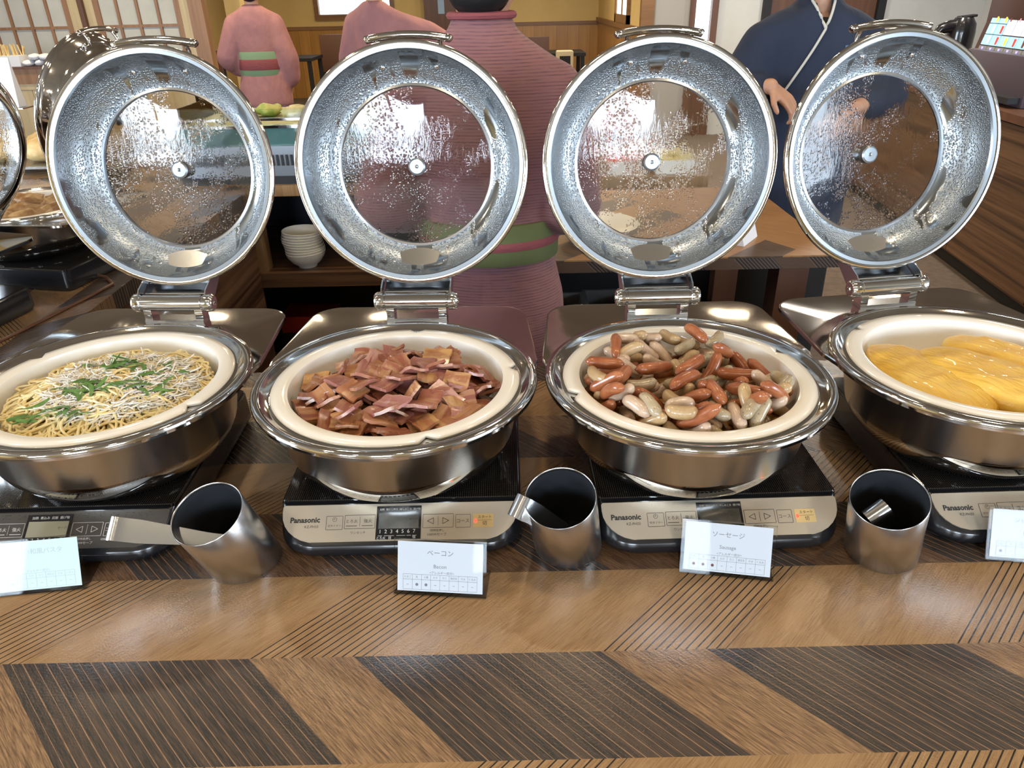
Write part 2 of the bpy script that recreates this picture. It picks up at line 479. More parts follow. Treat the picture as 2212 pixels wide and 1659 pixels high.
def kimono(name, lines):
    t = NT(name)
    v = t.coords()
    x, y, z = t.sep(v)
    wob = t.noise(v, 9, 2)
    ph = t.math('ADD', t.math('MULTIPLY', z, lines), t.math('MULTIPLY', wob, 5.0))
    sn = t.math('SINE', ph)
    n = t.noise(t.scalev(v, (1, 1, 8)), 26, 3)
    f = t.math('MULTIPLY', t.math('MULTIPLY', t.ramp(sn, 0.0, 1.0), t.ramp(n, 0.30, 0.62)), 0.8)
    big = t.ramp(t.noise(v, 5, 2), 0.4, 0.65)
    base = t.mix(big, (0.26, 0.112, 0.105), (0.20, 0.088, 0.105))
    t.set(col=t.mix(f, base, (0.085, 0.035, 0.05)), rough=0.85, sheen=0.1)
    t.bump(t.noise(t.scalev(v, (1, 1, 0.5)), 12, 3), 0.5, 0.02)
    return t.m
M['kimono_striped'] = kimono('striped_mauve_cotton', 1050.0)
M['kimono_plain'] = pm('plain_mauve_cotton', (0.36, 0.16, 0.15), 0.85, var=((0.27, 0.12, 0.13), 6, (1, 1, 0.6)), bump=(12, (1, 1, 0.5), 0.6, 0.02))

def sausage_mat(name, c1, c2, spk, spec_amt):
    t = NT(name)
    v = t.coords()
    col = t.mix(t.ramp(t.noise(v, 60, 3), 0.35, 0.65), c1, c2)
    sp = t.ramp(t.noise(v, 420, 1), 0.66, 0.72)
    col = t.mix(t.math('MULTIPLY', sp, spec_amt), col, spk)
    x, y, z = t.sep(v)
    t.set(col=col, rough=0.26, sss=0.12, ssss=0.004, coat=0.25, coatr=0.12)
    t.bump(t.noise(v, 180, 2), 0.12, 0.0008)
    return t.m
M['saus_R'] = sausage_mat('smoked_red_sausage', (0.27, 0.075, 0.028), (0.37, 0.125, 0.048), (0.20, 0.05, 0.02), 0.3)
M['saus_W'] = sausage_mat('white_sausage', (0.48, 0.345, 0.245), (0.58, 0.43, 0.32), (0.3, 0.2, 0.12), 0.5)
M['saus_G'] = sausage_mat('herb_sausage', (0.34, 0.265, 0.16), (0.43, 0.35, 0.235), (0.12, 0.10, 0.06), 0.8)
M['saus_T'] = sausage_mat('tan_sausage', (0.38, 0.245, 0.115), (0.46, 0.32, 0.175), (0.25, 0.14, 0.05), 0.4)

def bacon_mat(name, l1, l2, f1, f2):
    t = NT(name)
    v = t.coords()
    x, y, z = t.sep(v)
    inf = t.node('ShaderNodeObjectInfo').outputs['Random']
    w = t.noise(t.comb(t.math('MULTIPLY', x, 18), t.math('MULTIPLY', y, 75), t.math('MULTIPLY', inf, 60)), 1.0, 2, 0.5, 0.35)
    lean = t.mix(inf, l1, l2)
    fat = t.mix(inf, f1, f2)
    col = t.mix(t.ramp(w, 0.47, 0.62), lean, fat)
    st = t.ramp(t.noise(t.comb(t.math('MULTIPLY', x, 25), t.math('MULTIPLY', y, 300), inf), 1.0, 2), 0.55, 0.72, 0, 0.22)
    col = t.mix(st, col, (0.54, 0.33, 0.22))
    t.set(col=col, rough=0.27, sss=0.1, ssss=0.003, coat=0.35, coatr=0.15)
    t.bump(t.noise(v, 240, 3), 0.4, 0.0012)
    return t.m
M['bacon_pink'] = bacon_mat('pink_bacon', (0.40, 0.165, 0.15), (0.33, 0.125, 0.10), (0.50, 0.28, 0.22), (0.45, 0.24, 0.16))
M['bacon_brown'] = bacon_mat('browned_bacon', (0.29, 0.095, 0.06), (0.22, 0.068, 0.036), (0.40, 0.20, 0.11), (0.36, 0.17, 0.075))
M['bacon_gold'] = bacon_mat('golden_bacon', (0.38, 0.16, 0.085), (0.33, 0.14, 0.06), (0.52, 0.31, 0.15), (0.50, 0.28, 0.10))
M['egg'] = pm('omelette', (0.70, 0.40, 0.045), 0.36, var=((0.76, 0.49, 0.10), 24, (1, 2.5, 1)), bump=(85, (0.7, 2.4, 1), 0.9, 0.0030), sss=0.15, ssss=0.006, coat=0.15)
M['pasta'] = pm('spaghetti', (0.76, 0.60, 0.26), 0.32, var=((0.82, 0.71, 0.42), 40, (1, 1, 1)), sss=0.12, ssss=0.003)
M['whitebait'] = pm('whitebait', (0.82, 0.79, 0.74), 0.4, var=((0.70, 0.66, 0.58), 130, (1, 1, 1)), sss=0.1, ssss=0.002)
M['shiso'] = pm('green_shiso', (0.055, 0.15, 0.022), 0.5, var=((0.13, 0.25, 0.06), 130, (1, 1, 1)))
M['soup'] = pm('pan_juices', (0.33, 0.17, 0.05), 0.08, coat=0.5)

# ------------------------------------------------------------------ room shell
FZ, CZ = -0.85, 1.78
struct('floor', MB().box(-5.2, 5.2, -4.7, 13.3, FZ - 0.05, FZ), M['floor'])
struct('ceiling', MB().box(-5.2, 5.2, -4.7, 13.3, CZ, CZ + 0.05), M['ceiling'])
WB = 13.05
# far wall of the dining area with a window opening
wb = MB()
wb.box(-5.1, -2.97, WB, WB + 0.1, 0.21, CZ); wb.box(-2.97, -1.75, WB, WB + 0.1, 0.21, 0.34); wb.box(-1.75, 1.6, WB, WB + 0.1, 0.21, CZ); wb.box(-2.97, -1.75, WB, WB + 0.1, 1.3, CZ)
struct('wall_back', wb, M['wall_yellow'])
wd = struct('wainscot_back', MB().box(-5.1, 1.6, WB, WB + 0.1, FZ, 0.17), M['wood_rail'])
wd.name = 'trim_1'
bx = -5.1
pl = MB().box(-0.0885, 0.0885, -0.012, 0.0, FZ, 0.165).mesh('wainscot_board', M['wood_honey'], smooth=False)
while bx < 1.5:
    o = mk('wainscot_board', pl, wd); o.location = (bx + 0.09, WB, 0)
    bx += 0.18
struct('trim_2', MB().box(-5.1, 1.6, WB - 0.03, WB + 0.02, 0.165, 0.215), M['wood_rail'])
# window in the far wall
wn = struct('window_1', MB().box(-2.97, -1.75, WB + 0.02, WB + 0.06, 0.3, 0.38).box(-3.0, -2.93, WB - 0.03, WB + 0.06, 0.3, 1.35).box(-1.8, -1.73, WB - 0.03, WB + 0.06, 0.3, 1.35).box(-3.0, -1.73, WB - 0.04, WB + 0.06, 0.3, 0.37).box(-3.0, -1.73, WB - 0.03, WB + 0.06, 1.28, 1.35), M['wood_rail'])
for i in range(4):
    boxobj('pane', -2.92 + i * 0.283, -2.92 + i * 0.283 + 0.27, WB + 0.03, WB + 0.04, 0.385, 1.27, M['window_glow'], wn)
# right side wall of the dining area (yellow) with a small window
struct('wall_right', MB().box(1.506, 1.6, 8.8, WB, 0.26, CZ), M['wall_yellow'])
w2 = struct('trim_3', MB().box(1.515, 1.6, 8.8, WB, FZ, 0.2), M['wood_rail'])
by = 8.8
pl2 = MB().box(-0.012, 0.0, -0.0885, 0.0885, FZ, 0.2).mesh('wainscot_board', M['wood_honey'], smooth=False)
while by < 12.95:
    o = mk('wainscot_board', pl2, w2); o.location = (1.515, by + 0.09, 0); by += 0.18
struct('trim_4', MB().box(1.47, 1.6, 8.8, WB, 0.2, 0.262), M['wood_rail'])
w3 = struct('window_2', MB().box(1.47, 1.53, 9.75, 10.9, 0.26, 0.36).box(1.47, 1.53, 9.75, 9.85, 0.26, 1.3).box(1.47, 1.53, 10.8, 10.9, 0.26, 1.3).box(1.48, 1.53, 10.28, 10.36, 0.36, 1.3), M['wood_rail'])
for a, b in ((9.85, 10.28), (10.36, 10.8)):
    boxobj('pane', 1.49, 1.50, a, b, 0.36, 1.3, M['window_glow'], w3)
# right-hand partition with grey panel, slit window and white wall
struct('trim_5', MB().box(1.46, 1.6, 8.7, 8.8, FZ, CZ), M['wood_rail'])
struct('wall_partition', MB().box(1.6, 2.0, 8.72, 8.8, FZ, CZ), M['wall_grey'])
sw = struct('window_3', MB().box(1.98, 2.03, 8.66, 8.8, FZ, CZ).box(2.20, 2.27, 8.66, 8.8, FZ, CZ).box(2.03, 2.2, 8.7, 8.8, FZ, -0.1), M['wood_brown'])
boxobj('pane', 2.03, 2.2, 8.74, 8.75, -0.1, CZ, M['window_glow'], sw)
struct('wall_front_right', MB().box(2.27, 2.74, 8.7, 8.8, FZ, CZ), M['wall_white'])
dw = struct('door_1', MB().box(2.74, 2.82, 8.64, 8.8, FZ, CZ).box(3.95, 4.03, 8.64, 8.8, FZ, CZ), M['near_black'])
boxobj('door_leaf', 2.82, 3.95, 8.70, 8.76, FZ, CZ, M['wood_brown'], dw)
struct('wall_front_far_right', MB().box(4.03, 5.1, 8.7, 8.8, FZ, CZ), M['wall_white'])
struct('wall_side_right', MB().box(5.1, 5.2, -4.7, -2.4, FZ, CZ).box(5.1, 5.2, 0.0, 8.8, FZ, CZ).box(5.1, 5.2, -2.4, 0.0, FZ, -0.35).box(5.1, 5.2, -2.4, 0.0, 1.45, CZ), M['wall_white'])
# left wall with daylit window, back (camera side) wall with tall windows
wl = MB()
wl.box(-5.2, -5.1, -4.7, -0.75, FZ, CZ); wl.box(-5.2, -5.1, 1.55, 13.3, FZ, CZ); wl.box(-5.2, -5.1, -0.75, 1.55, FZ, -0.2); wl.box(-5.2, -5.1, -0.75, 1.55, 1.5, CZ)
struct('wall_left', wl, M['wall_yellow'])
wf = MB()
wf.box(-5.2, 5.2, -4.7, -4.6, FZ, 0.46); wf.box(-5.2, 5.2, -4.7, -4.6, 1.5, CZ)
for a_, b_ in ((-5.2, -3.83), (-2.57, -1.33), (-0.07, 1.27), (2.53, 5.2)): wf.box(a_, b_, -4.7, -4.6, 0.46, 1.5)
struct('wall_window_side', wf, M['wall_yellow'])
for i, wx in enumerate((-3.2, -0.7, 1.9)):
    fm = MB()
    for a in (-0.63, 0.59): fm.box(wx + a, wx + a + 0.04, -4.44, -4.40, 0.46, 1.5)
    fm.box(wx - 0.02, wx + 0.02, -4.43, -4.40, 0.46, 1.5)
    for zz in (0.46, 1.12, 1.46): fm.box(wx - 0.63, wx + 0.63, -4.435, -4.40, zz, zz + 0.04)
    struct('window_%d' % (4 + i), fm, M['wood_rail'])

# sliding shoji doors on the left, cabinet below
SY = 7.0
struct('wall_shoji_side', MB().box(-4.5, -4.4, SY + 0.05, WB, FZ, CZ), M['wall_yellow'])
struct('trim_6', MB().box(-2.66, -2.54, SY - 0.04, SY + 0.08, FZ, CZ), M['wood_shoji'])
struct('trim_7', MB().box(-2.50, -2.36, SY + 0.4, SY + 0.55, FZ, CZ), M['wall_yellow'])
def shoji(name, x0, x1, yy):
    o = struct(name, MB().box(x0, x0 + 0.10, yy - 0.02, yy + 0.02, -0.3, CZ).box(x1 - 0.10, x1, yy - 0.02, yy + 0.02, -0.3, CZ).box(x0, x1, yy - 0.02, yy + 0.02, -0.3, 0.0), M['wood_pale'])
    boxobj('paper', x0 + 0.09, x1 - 0.09, yy - 0.004, yy, 0.0, CZ, M['shoji_paper'], o)
    n = 4
    for i in range(n + 1):
        xx = x0 + 0.10 + (x1 - x0 - 0.2) * i / n
        boxobj('muntin', xx - 0.011 - (0.012 if i in (0, n) else 0), xx + 0.011 + (0.012 if i in (0, n) else 0), yy - 0.022, yy - 0.004, 0.0, CZ, M['wood_shoji'], o)
    for zz in (0.08, 0.43, 0.78, 1.13, 1.48):
        boxobj('muntin', x0 + 0.1, x1 - 0.1, yy - 0.020, yy - 0.004, zz - 0.011, zz + 0.011, M['wood_shoji'], o)
    return o
shoji('door_2', -3.54, -2.66, SY)
shoji('door_3', -4.42, -3.57, SY - 0.05)
struct('trim_8', MB().box(-3.575, -3.535, SY - 0.06, SY + 0.02, FZ, CZ), M['wood_brown'])
struct('door_4', MB().box(-5.1, -4.43, SY - 0.03, SY + 0.01, FZ, CZ), M['shoji_paper'])

# ------------------------------------------------------------------ counters
fc = empty('buffet_counter', (0, 0, 0))
tag(fc, 'wide wood-marquetry counter under the four open chafing dishes', 'counter')
me = MB().box(-2.6, 2.6, 0.16, 1.2, -0.045, 0.0).mesh('worktop', M['laminate'], smooth=False)
mk('worktop', me, fc)
boxobj('base', -2.55, 2.55, 0.22, 1.16, FZ, -0.045, M['wood_dark'], fc)
lc = empty('buffet_counter', (-1.5, 2.0, 0))
tag(lc, 'wood-marquetry counter running back beside the aisle, carrying the fish dish', 'counter')
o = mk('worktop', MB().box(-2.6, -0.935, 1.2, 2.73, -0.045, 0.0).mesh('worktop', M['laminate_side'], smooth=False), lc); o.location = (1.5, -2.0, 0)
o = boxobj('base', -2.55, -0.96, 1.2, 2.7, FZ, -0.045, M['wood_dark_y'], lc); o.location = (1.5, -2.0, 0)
bc = empty('back_counter', (-0.5, 3.0, 0))
tag(bc, 'long serving counter with an open shelf of white bowls below', 'counter')
def bco(name, *a, **k):
    o = boxobj(name, *a, parent=bc, **k); o.location = (0.5, -3.0, 0); return o
o = mk('worktop', MB().box(-2.6, 0.74, 2.73, 3.5, -0.04, 0.0).mesh('worktop', M['laminate'], smooth=False), bc); o.location = (0.5, -3.0, 0)
bco('shelf', -2.6, 0.72, 2.73, 3.45, -0.396, -0.338, M['wood_dark'])
bco('back_panel', -2.6, 0.72, 3.42, 3.45, FZ, -0.04, M['navy_dark'])  # panel and toe board coloured dark for the shade under the counter
bco('toe_board', -2.6, 0.72, 3.1, 3.12, FZ, -0.396, M['near_black'])
for px in (-0.98, 0.1):
    bco('post', px - 0.034, px + 0.034, 2.75, 2.82, -0.338, -0.04, M['wood_post'])
rt = empty('side_table', (0.4, 2.2, 0))
tag(rt, 'low brown table end with diagonal inlay behind the sausage dish', 'table')
def rto(name, *a, **k):
    o = boxobj(name, *a, parent=rt, **k); o.location = (-0.4, -2.2, 0); return o
def inlay():
    t = NT('diagonal_inlay_top')
    x, y, z = t.sep(t.coords())
    s = t.math('ADD', t.math('MULTIPLY', x, 0.85), y)
    a = t.math('SUBTRACT', x, y)
    g = t.noise(t.comb(t.math('MULTIPLY', s, 90), t.math('MULTIPLY', a, 8)), 1.0, 4, 0.6)
    honey = t.mix(t.ramp(g, 0.35, 0.65), (0.28, 0.145, 0.055), (0.36, 0.20, 0.085))
    dk = t.mix(t.ramp(g, 0.35, 0.65), (0.06, 0.038, 0.025), (0.13, 0.08, 0.05))
    f1 = t.math('LESS_THAN', t.math('FLOORED_MODULO', t.math('ADD', a, 0.12), 0.28), 0.14)
    edge = t.math('LESS_THAN', x, t.math('ADD', t.math('MULTIPLY', y, -0.62), 1.9))
    t.set(col=t.mix(t.math('MULTIPLY', f1, edge), honey, dk), rough=0.35)
    return t.m
M['inlay'] = inlay()
def edge_strip():
    t = NT('diagonal_edge_strip')
    x, y, z = t.sep(t.coords())
    s = t.math('ADD', x, t.math('MULTIPLY', z, 1.0))
    grp = t.math('LESS_THAN', t.math('FLOORED_MODULO', s, 0.19), 0.10)
    ln = t.math('LESS_THAN', t.math('FLOORED_MODULO', s, 0.0095), 0.0018)
    base = t.mix(t.noise(t.scalev(t.coords(), (3, 1, 30)), 12, 3), (0.07, 0.04, 0.025), (0.11, 0.065, 0.04))
    t.set(col=t.mix(t.math('MULTIPLY', grp, ln), t.mix(grp, base, (0.03, 0.022, 0.02)), (0.2, 0.13, 0.09)), rough=0.4)
    return t.m
M['edge_strip'] = edge_strip()
rto('table_top', -0.12, 0.85, 1.8, 2.55, -0.004, 0.0, M['inlay'])
rto('edge_band', -0.12, 0.85, 1.8, 2.55, -0.034, -0.0045, M['edge_strip'])
rto('leg', 0.72, 0.80, 1.86, 1.94, FZ, -0.034, M['wood_brown'])
rto('leg', 0.72, 0.80, 2.44, 2.52, FZ, -0.034, M['wood_brown'])
rto('leg', -0.10, -0.02, 2.44, 2.52, FZ, -0.034, M['wood_brown'])
rto('lower_shelf', -0.1, 0.70, 1.92, 2.5, -0.40, -0.385, M['near_black'])
rto('back_board', -0.1, 0.76, 2.50, 2.52, FZ, -0.034, M['near_black'])

# right drinks cabinet with its run of doors
cb = empty('drinks_cabinet', (2.9, 4.5, FZ), R(-6))
tag(cb, 'dark striped walnut cabinet below the drinks machine', 'cabinet')
boxobj('carcass', -0.30, 0.5, -2.2, 2.2, 0.08, 0.85, M['wood_dark_y'], cb)
boxobj('plinth', -0.27, 0.5, -2.15, 2.15, 0.0, 0.08, M['near_black'], cb)
boxobj('worktop', -0.34, 0.55, -2.25, 2.25, 0.85, 0.89, M['wood_brown'], cb)
for i in range(5):
    y0 = -2.18 + i * 0.874
    boxobj('door', -0.318, -0.30, y0 + 0.003, y0 + 0.871, 0.10, 0.84, M['wood_dark_y'], cb)

# ------------------------------------------------------------------ text
_tc = {}
def text_mesh(s, mat, bold=0.0):
    key = (s, mat.name, bold)
    if key in _tc: return _tc[key]
    cu = bpy.data.curves.new('txt', 'FONT')
    cu.body = s; cu.size = 1.0; cu.align_x = 'CENTER'; cu.resolution_u = 2; cu.offset = bold
    ob = bpy.data.objects.new('txt', cu)
    COL.objects.link(ob)
    dg = bpy.context.evaluated_depsgraph_get()
    me = bpy.data.meshes.new_from_object(ob.evaluated_get(dg))
    bpy.data.objects.remove(ob); bpy.data.curves.remove(cu)
    xs = [v.co.x for v in me.vertices]; ys = [v.co.y for v in me.vertices]
    if not xs: xs = ys = [0, 1]
    cx, cy = (min(xs) + max(xs)) / 2, (min(ys) + max(ys)) / 2
    w, h = max(xs) - min(xs), max(ys) - min(ys)
    for v in me.vertices: v.co.x -= cx; v.co.y -= cy
    me.materials.clear(); me.materials.append(mat)
    _tc[key] = (me, w, h)
    return _tc[key]

def put_text(s, parent, x, y, z, mat, w=None, h=None, bold=0.0, name='lettering', shear=0.0):
    me, tw, th = text_mesh(s, mat, bold)
    k = (w / tw) if w else (h / th)
    o = mk(name, me, parent)
    ml = Matrix.Translation((x, y, z)) @ Matrix.Scale(k, 4)
    o.matrix_local = ml
    return o

# ------------------------------------------------------------------ induction cookers
def outline(front, back, w, rf, rb, n=6):
    pts = []
    for (cx, cy, r, a0) in ((w / 2 - rf, front + rf, rf, -90), (w / 2 - rb, back - rb, rb, 0), (-w / 2 + rb, back - rb, rb, 90), (-w / 2 + rf, front + rf, rf, 180)):
        for i in range(n + 1):
            a = R(a0 + 90 * i / n)
            pts.append((cx + r * math.cos(a), cy + r * math.sin(a)))
    return pts
_A = outline(-0.048, 0.305, 0.302, 0.048, 0.02)
_A2 = outline(-0.044, 0.303, 0.294, 0.046, 0.02)
_B = outline(-0.002, 0.304, 0.298, 0.010, 0.018)
ck_body = MB().loft([[(x, y, 0.003) for x, y in _A2], [(x, y, 0.010) for x, y in _A], [(x, y, 0.017) for x, y in _A], [(x, y, 0.0205) for x, y in outline(-0.046, 0.305, 0.302, 0.048, 0.02)], [(x, y, 0.0488) for x, y in _B]]).mesh('body', M['black_plastic'], ang=30)
_G = outline(0.0, 0.30, 0.295, 0.006, 0.012)
_G2 = outline(0.0012, 0.2988, 0.2926, 0.006, 0.012)
ck_glass = MB().loft([[(x, y, 0.0485) for x, y in _G], [(x, y, 0.0522) for x, y in _G], [(x, y, 0.0534) for x, y in _G2]]).mesh('glass_top', M['black_glass'], ang=25)
ck_foot = MB().lathe([(0.010, 0.0), (0.011, 0.001), (0.010, 0.005)], 12).mesh('foot', M['rubber'])
PU = Vector((0, 0.816, 0.578)); PN = Vector((0, -0.578, 0.816))
PO = Vector((0, -0.0235, 0.0350)) + PN * 0.0004
MP = Matrix(((1, 0, 0, PO.x), (0, PU.y, PN.y, PO.y), (0, PU.z, PN.z, PO.z), (0, 0, 0, 1)))
PW, PH = 0.289, 0.0475
def panel_outline():
    pts = []
    for (cx, cy, r, a0) in ((PW / 2 - 0.045, -PH / 2 + 0.038, (0.045, 0.038), -90), (PW / 2 - 0.003, PH / 2 - 0.003, (0.003, 0.003), 0), (-PW / 2 + 0.003, PH / 2 - 0.003, (0.003, 0.003), 90), (-PW / 2 + 0.045, -PH / 2 + 0.038, (0.045, 0.038), 180)):
        for i in range(8):
            a = R(a0 + 90 * i / 7)
            pts.append((cx + r[0] * math.cos(a), cy + r[1] * math.sin(a)))
    return pts
def pp(px, vp):
    return ((px - 85) / 1905 - 0.5) * PW, (0.5 - vp / 300) * PH
def frame_mesh(name, w, h, t, m, r=0.0008):
    a = rrect(w, h, r, 3); b = rrect(w - 2 * t, h - 2 * t, max(r - t, 0.0002), 3)
    mb = MB()
    mb.loft([[(x, y, 0) for x, y in a], [(x, y, 0.0003) for x, y in a], [(x, y, 0.0003) for x, y in b], [(x, y, 0) for x, y in b]], close=True)
    return mb.mesh(name, m, smooth=False)

def braille(m):
    random.seed(5)
    mb = MB()
    for x0, n in ((470, 4), (550, 2), (640, 3), (765, 3), (1250, 4), (1375, 1), (1430, 2), (1510, 3), (1580, 1), (1640, 3), (1740, 3), (1800, 3)):
        for i in range(n):
            for j in range(2):
                for k in range(3):
                    if random.random() < 0.55:
                        x, y = pp(x0 + i * 26 + j * 11, 20 + k * 14)
                        mb.lathe([(0.00042, 0), (0.0003, 0.00025), (0.0001, 0.00032)], 6, mat=Matrix.Translation((x, y, 0.0006)))
    return mb.mesh('braille_dots', m)
_panel_cache = {}
def make_cooker(loc, rz, label, dark=False):
    root = empty('induction_cooker', loc, rz)
    tag(root, label, 'cooker', 'induction cookers under the open chafing dishes')
    mk('body', ck_body, root)
    mk('glass_top', ck_glass, root)
    for fx in (-0.12, 0.12):
        for fy in (0.02, 0.27):
            o = mk('foot', ck_foot, root); o.location = (fx, fy, 0)
    pmat = M['dark_panel'] if dark else M['silver_panel']
    ink = M['ink_light'] if dark else M['ink']
    key = dark
    if key not in _panel_cache:
        po = panel_outline()
        d = {}
        d['panel'] = MB().loft([[(x, y, -0.001) for x, y in po], [(x, y, 0.0006) for x, y in po]]).mesh('control_panel', pmat, smooth=False)
        d['braille'] = braille(pmat if not dark else M['black_plastic'])
        d['k1'] = frame_mesh('key', 0.0205, 0.0172, 0.0004, ink)
        d['k2'] = frame_mesh('key', 0.0375, 0.0172, 0.0004, ink)
        d['k3'] = frame_mesh('key', 0.0185, 0.0165, 0.0004, ink)
        d['pl2'] = MB().box(-0.00015, 0.00015, -0.006, 0.006, 0, 0.0003).mesh('divider', ink, smooth=False)
        d['bar'] = MB().box(-0.0068, 0.0068, -0.0003, 0.0003, 0, 0.0003).mesh('underline', ink, smooth=False)
        d['start'] = MB().prism(rrect(0.0248, 0.0170, 0.0008, 3), 0.0, 0.0005).mesh('start_key', pmat if dark else M['amber'], smooth=False)
        d['led'] = MB().prism([(0.0017 * math.cos(2 * PI * i / 12), 0.0024 * math.sin(2 * PI * i / 12)) for i in range(12)], 0.0, 0.0010).mesh('indicator_light', M['red_led'], smooth=False)
        d['disp'] = MB().box(-0.0275, 0.0275, -0.0208, 0.0208, 0, 0.0005).mesh('display', M['black_plastic'], smooth=False)
        d['lcd'] = MB().box(-0.0245, 0.0245, -0.0098, 0.0098, 0, 0.0002).mesh('lcd', M['lcd_warm'] if dark else M['lcd'], smooth=False)
        tri = MB()
        for s_ in (-1, 1):
            pts = [(0.0042 * s_, 0), (-0.0034 * s_, 0.0038), (-0.0034 * s_, -0.0038)]
            for i in range(3):
                a, b = Vector((*pts[i], 0)), Vector((*pts[(i + 1) % 3], 0))
                dd = (b - a).normalized(); nn = Vector((-dd.y, dd.x, 0)) * 0.00026
                off = Vector((0.0090 * s_, 0, 0))
                tri.add([a - nn + off, b - nn + off, b + nn + off, a + nn + off, a - nn + off + Vector((0, 0, .0003)), b - nn + off + Vector((0, 0, .0003)), b + nn + off + Vector((0, 0, .0003)), a + nn + off + Vector((0, 0, .0003))], [(3, 2, 1, 0), (4, 5, 6, 7), (0, 1, 5, 4), (1, 2, 6, 5), (2, 3, 7, 6), (3, 0, 4, 7)])
        d['tri'] = tri.mesh('arrow_marks', ink, smooth=False)
        clk = MB().tube([(0.0026 * math.cos(2 * PI * i / 20), 0.0026 * math.sin(2 * PI * i / 20), 0.0001) for i in range(20)], 0.0002, 4, closed=True)
        clk.box(-0.00018, 0.00018, -0.0002, 0.0019, 0, 0.0003); clk.box(-0.0014, 0.0002, -0.0002, 0.00018, 0, 0.0003)
        d['clock'] = clk.mesh('clock_mark', ink, smooth=False)
        ul = MB()
        for a, b in ((870, 905), (920, 1000), (1020, 1090), (1100, 1135), (1145, 1180)):
            xa, xb = pp(a, 0)[0] - pp(1032, 0)[0], pp(b, 0)[0] - pp(1032, 0)[0]
            ul.box(xa, xb, -0.0166, -0.0162, 0.0005, 0.0007)
        d['scale'] = ul.mesh('level_scale', M['ink_light'], smooth=False)
        _panel_cache[key] = d
    d = _panel_cache[key]
    pan = mk('control_panel', d['panel'], root, MP)
    Z0 = 0.0006
    def at(me, name, px, vp, z=Z0):
        x, y = pp(px, vp)
        o = mk(name, me, pan); o.location = (x, y, z); return o
    def tx(s, px, vp, wpx, m=None, bold=0.0, z=Z0 + 0.0002):
        x, y = pp(px, vp)
        return put_text(s, pan, x, y, z, m or ink, w=wpx / 1905 * PW, bold=bold)
    at(d['braille'], 'braille_dots', 1037.5, 150, 0.0)['kind'] = 'stuff'
    if not dark:
        tx('Panasonic', 275, 118, 240, bold=0.035)
        tx('KZ-PH33', 330, 172, 110)
    at(d['k1'], 'key', 513, 145); at(d['clock'], 'clock_mark', 513, 118, Z0); tx('切タイマー', 513, 168, 104)
    at(d['k2'], 'key', 718, 140); at(d['pl2'], 'divider', 718, 138); tx('とろ火', 655, 134, 92); tx('強火', 783, 134, 68)
    at(d['bar'], 'underline', 652, 172); at(d['bar'], 'underline', 780, 172)
    tx('ワンタッチ', 708, 226, 120)
    at(d['disp'], 'display', 1032, 152); at(d['lcd'], 'lcd', 1032, 138, Z0 + 0.0005)
    zt = Z0 + 0.0009
    tx('加熱  鍋だし作り  味しみこみ  揚げ物' if not dark else '加熱  煮込み  炊飯  揚げ物', 1040, 48, 330 if not dark else 300, M['ink_light'], z=zt)
    tx('セーブ', 1150, 128, 70, M['ink'], z=zt)
    tx('1  2  3  4  5  6  7', 1027, 222, 285, M['ink_light'], z=zt)
    at(d['scale'], 'level_scale', 1032, 152, Z0 + 0.0002)
    tx('とろ火   弱', 920, 272, 115, M['ink_light'], z=zt); tx('強', 1160, 268, 26, M['ink_light'], z=zt)
    at(d['k2'], 'key', 1350, 145); at(d['pl2'], 'divider', 1350, 145); at(d['tri'], 'arrow_marks', 1350, 145)
    tx('同時長押し', 1345, 220, 112); tx('1000Wセーブ', 1343, 250, 152)
    at(d['k3'], 'key', 1551, 150); tx('コース', 1551, 150, 98)
    at(d['start'], 'start_key', 1715, 150)
    tx('スタート', 1726, 122, 108, z=Z0 + 0.0007); tx('切', 1725, 172, 34, z=Z0 + 0.0007)
    x, y = pp(1725, 148)
    o = mk('divider', MB().box(-0.0088, 0.0088, -0.00012, 0.00012, 0, 0.0002).mesh('divider', ink, smooth=False), pan); o.location = (x, y, Z0 + 0.0005)
    if dark: tx('炊飯:ステンレス鍋', 1560, 226, 160)
    else: at(d['led'], 'indicator_light', 1652, 152)
    return root
make_cooker((-0.571, 0.735, 0), R(0.5), 'black induction cooker with dark graphite panel under the pasta dish', dark=True)
make_cooker((-0.1415, 0.737, 0), R(0.0), 'black induction cooker with champagne panel under the bacon dish')
make_cooker((0.2505, 0.731, 0), R(0.9), 'black induction cooker with champagne panel under the sausage dish')
make_cooker((0.6575, 0.735, 0), R(0.6), 'black induction cooker with champagne panel under the omelette dish')

# ------------------------------------------------------------------ chafing dishes
BZ = 0.0536
NS = 96
pan_prof = [(0.002, 0), (0.106, 0), (0.116, 0.003), (0.133, 0.017), (0.1445, 0.033), (0.1480, 0.041), (0.1495, 0.046), (0.159, 0.098), (0.163, 0.1065), (0.170, 0.108), (0.179, 0.1085), (0.1822, 0.111), (0.1822, 0.1145), (0.180, 0.1168), (0.174, 0.117), (0.1705, 0.1155), (0.168, 0.1125), (0.1645, 0.1118), (0.162, 0.1095), (0.1585, 0.1092), (0.150, 0.1090), (0.1485, 0.098), (0.1445, 0.05), (0.118, 0.014), (0.002, 0.010)]
me_pan = MB().lathe(pan_prof, NS).mesh('pan', M['steel'], ang=50)
# split the polished rim from the brushed body through material slots
me_pan.materials.append(M['chrome'])
for p in me_pan.polygons:
    if p.center.z > 0.1068 or (math.hypot(p.center.x, p.center.y) < 0.151 and p.center.z > 0.012): p.material_index = 1
    elif p.center.z < 0.041: p.material_index = 1

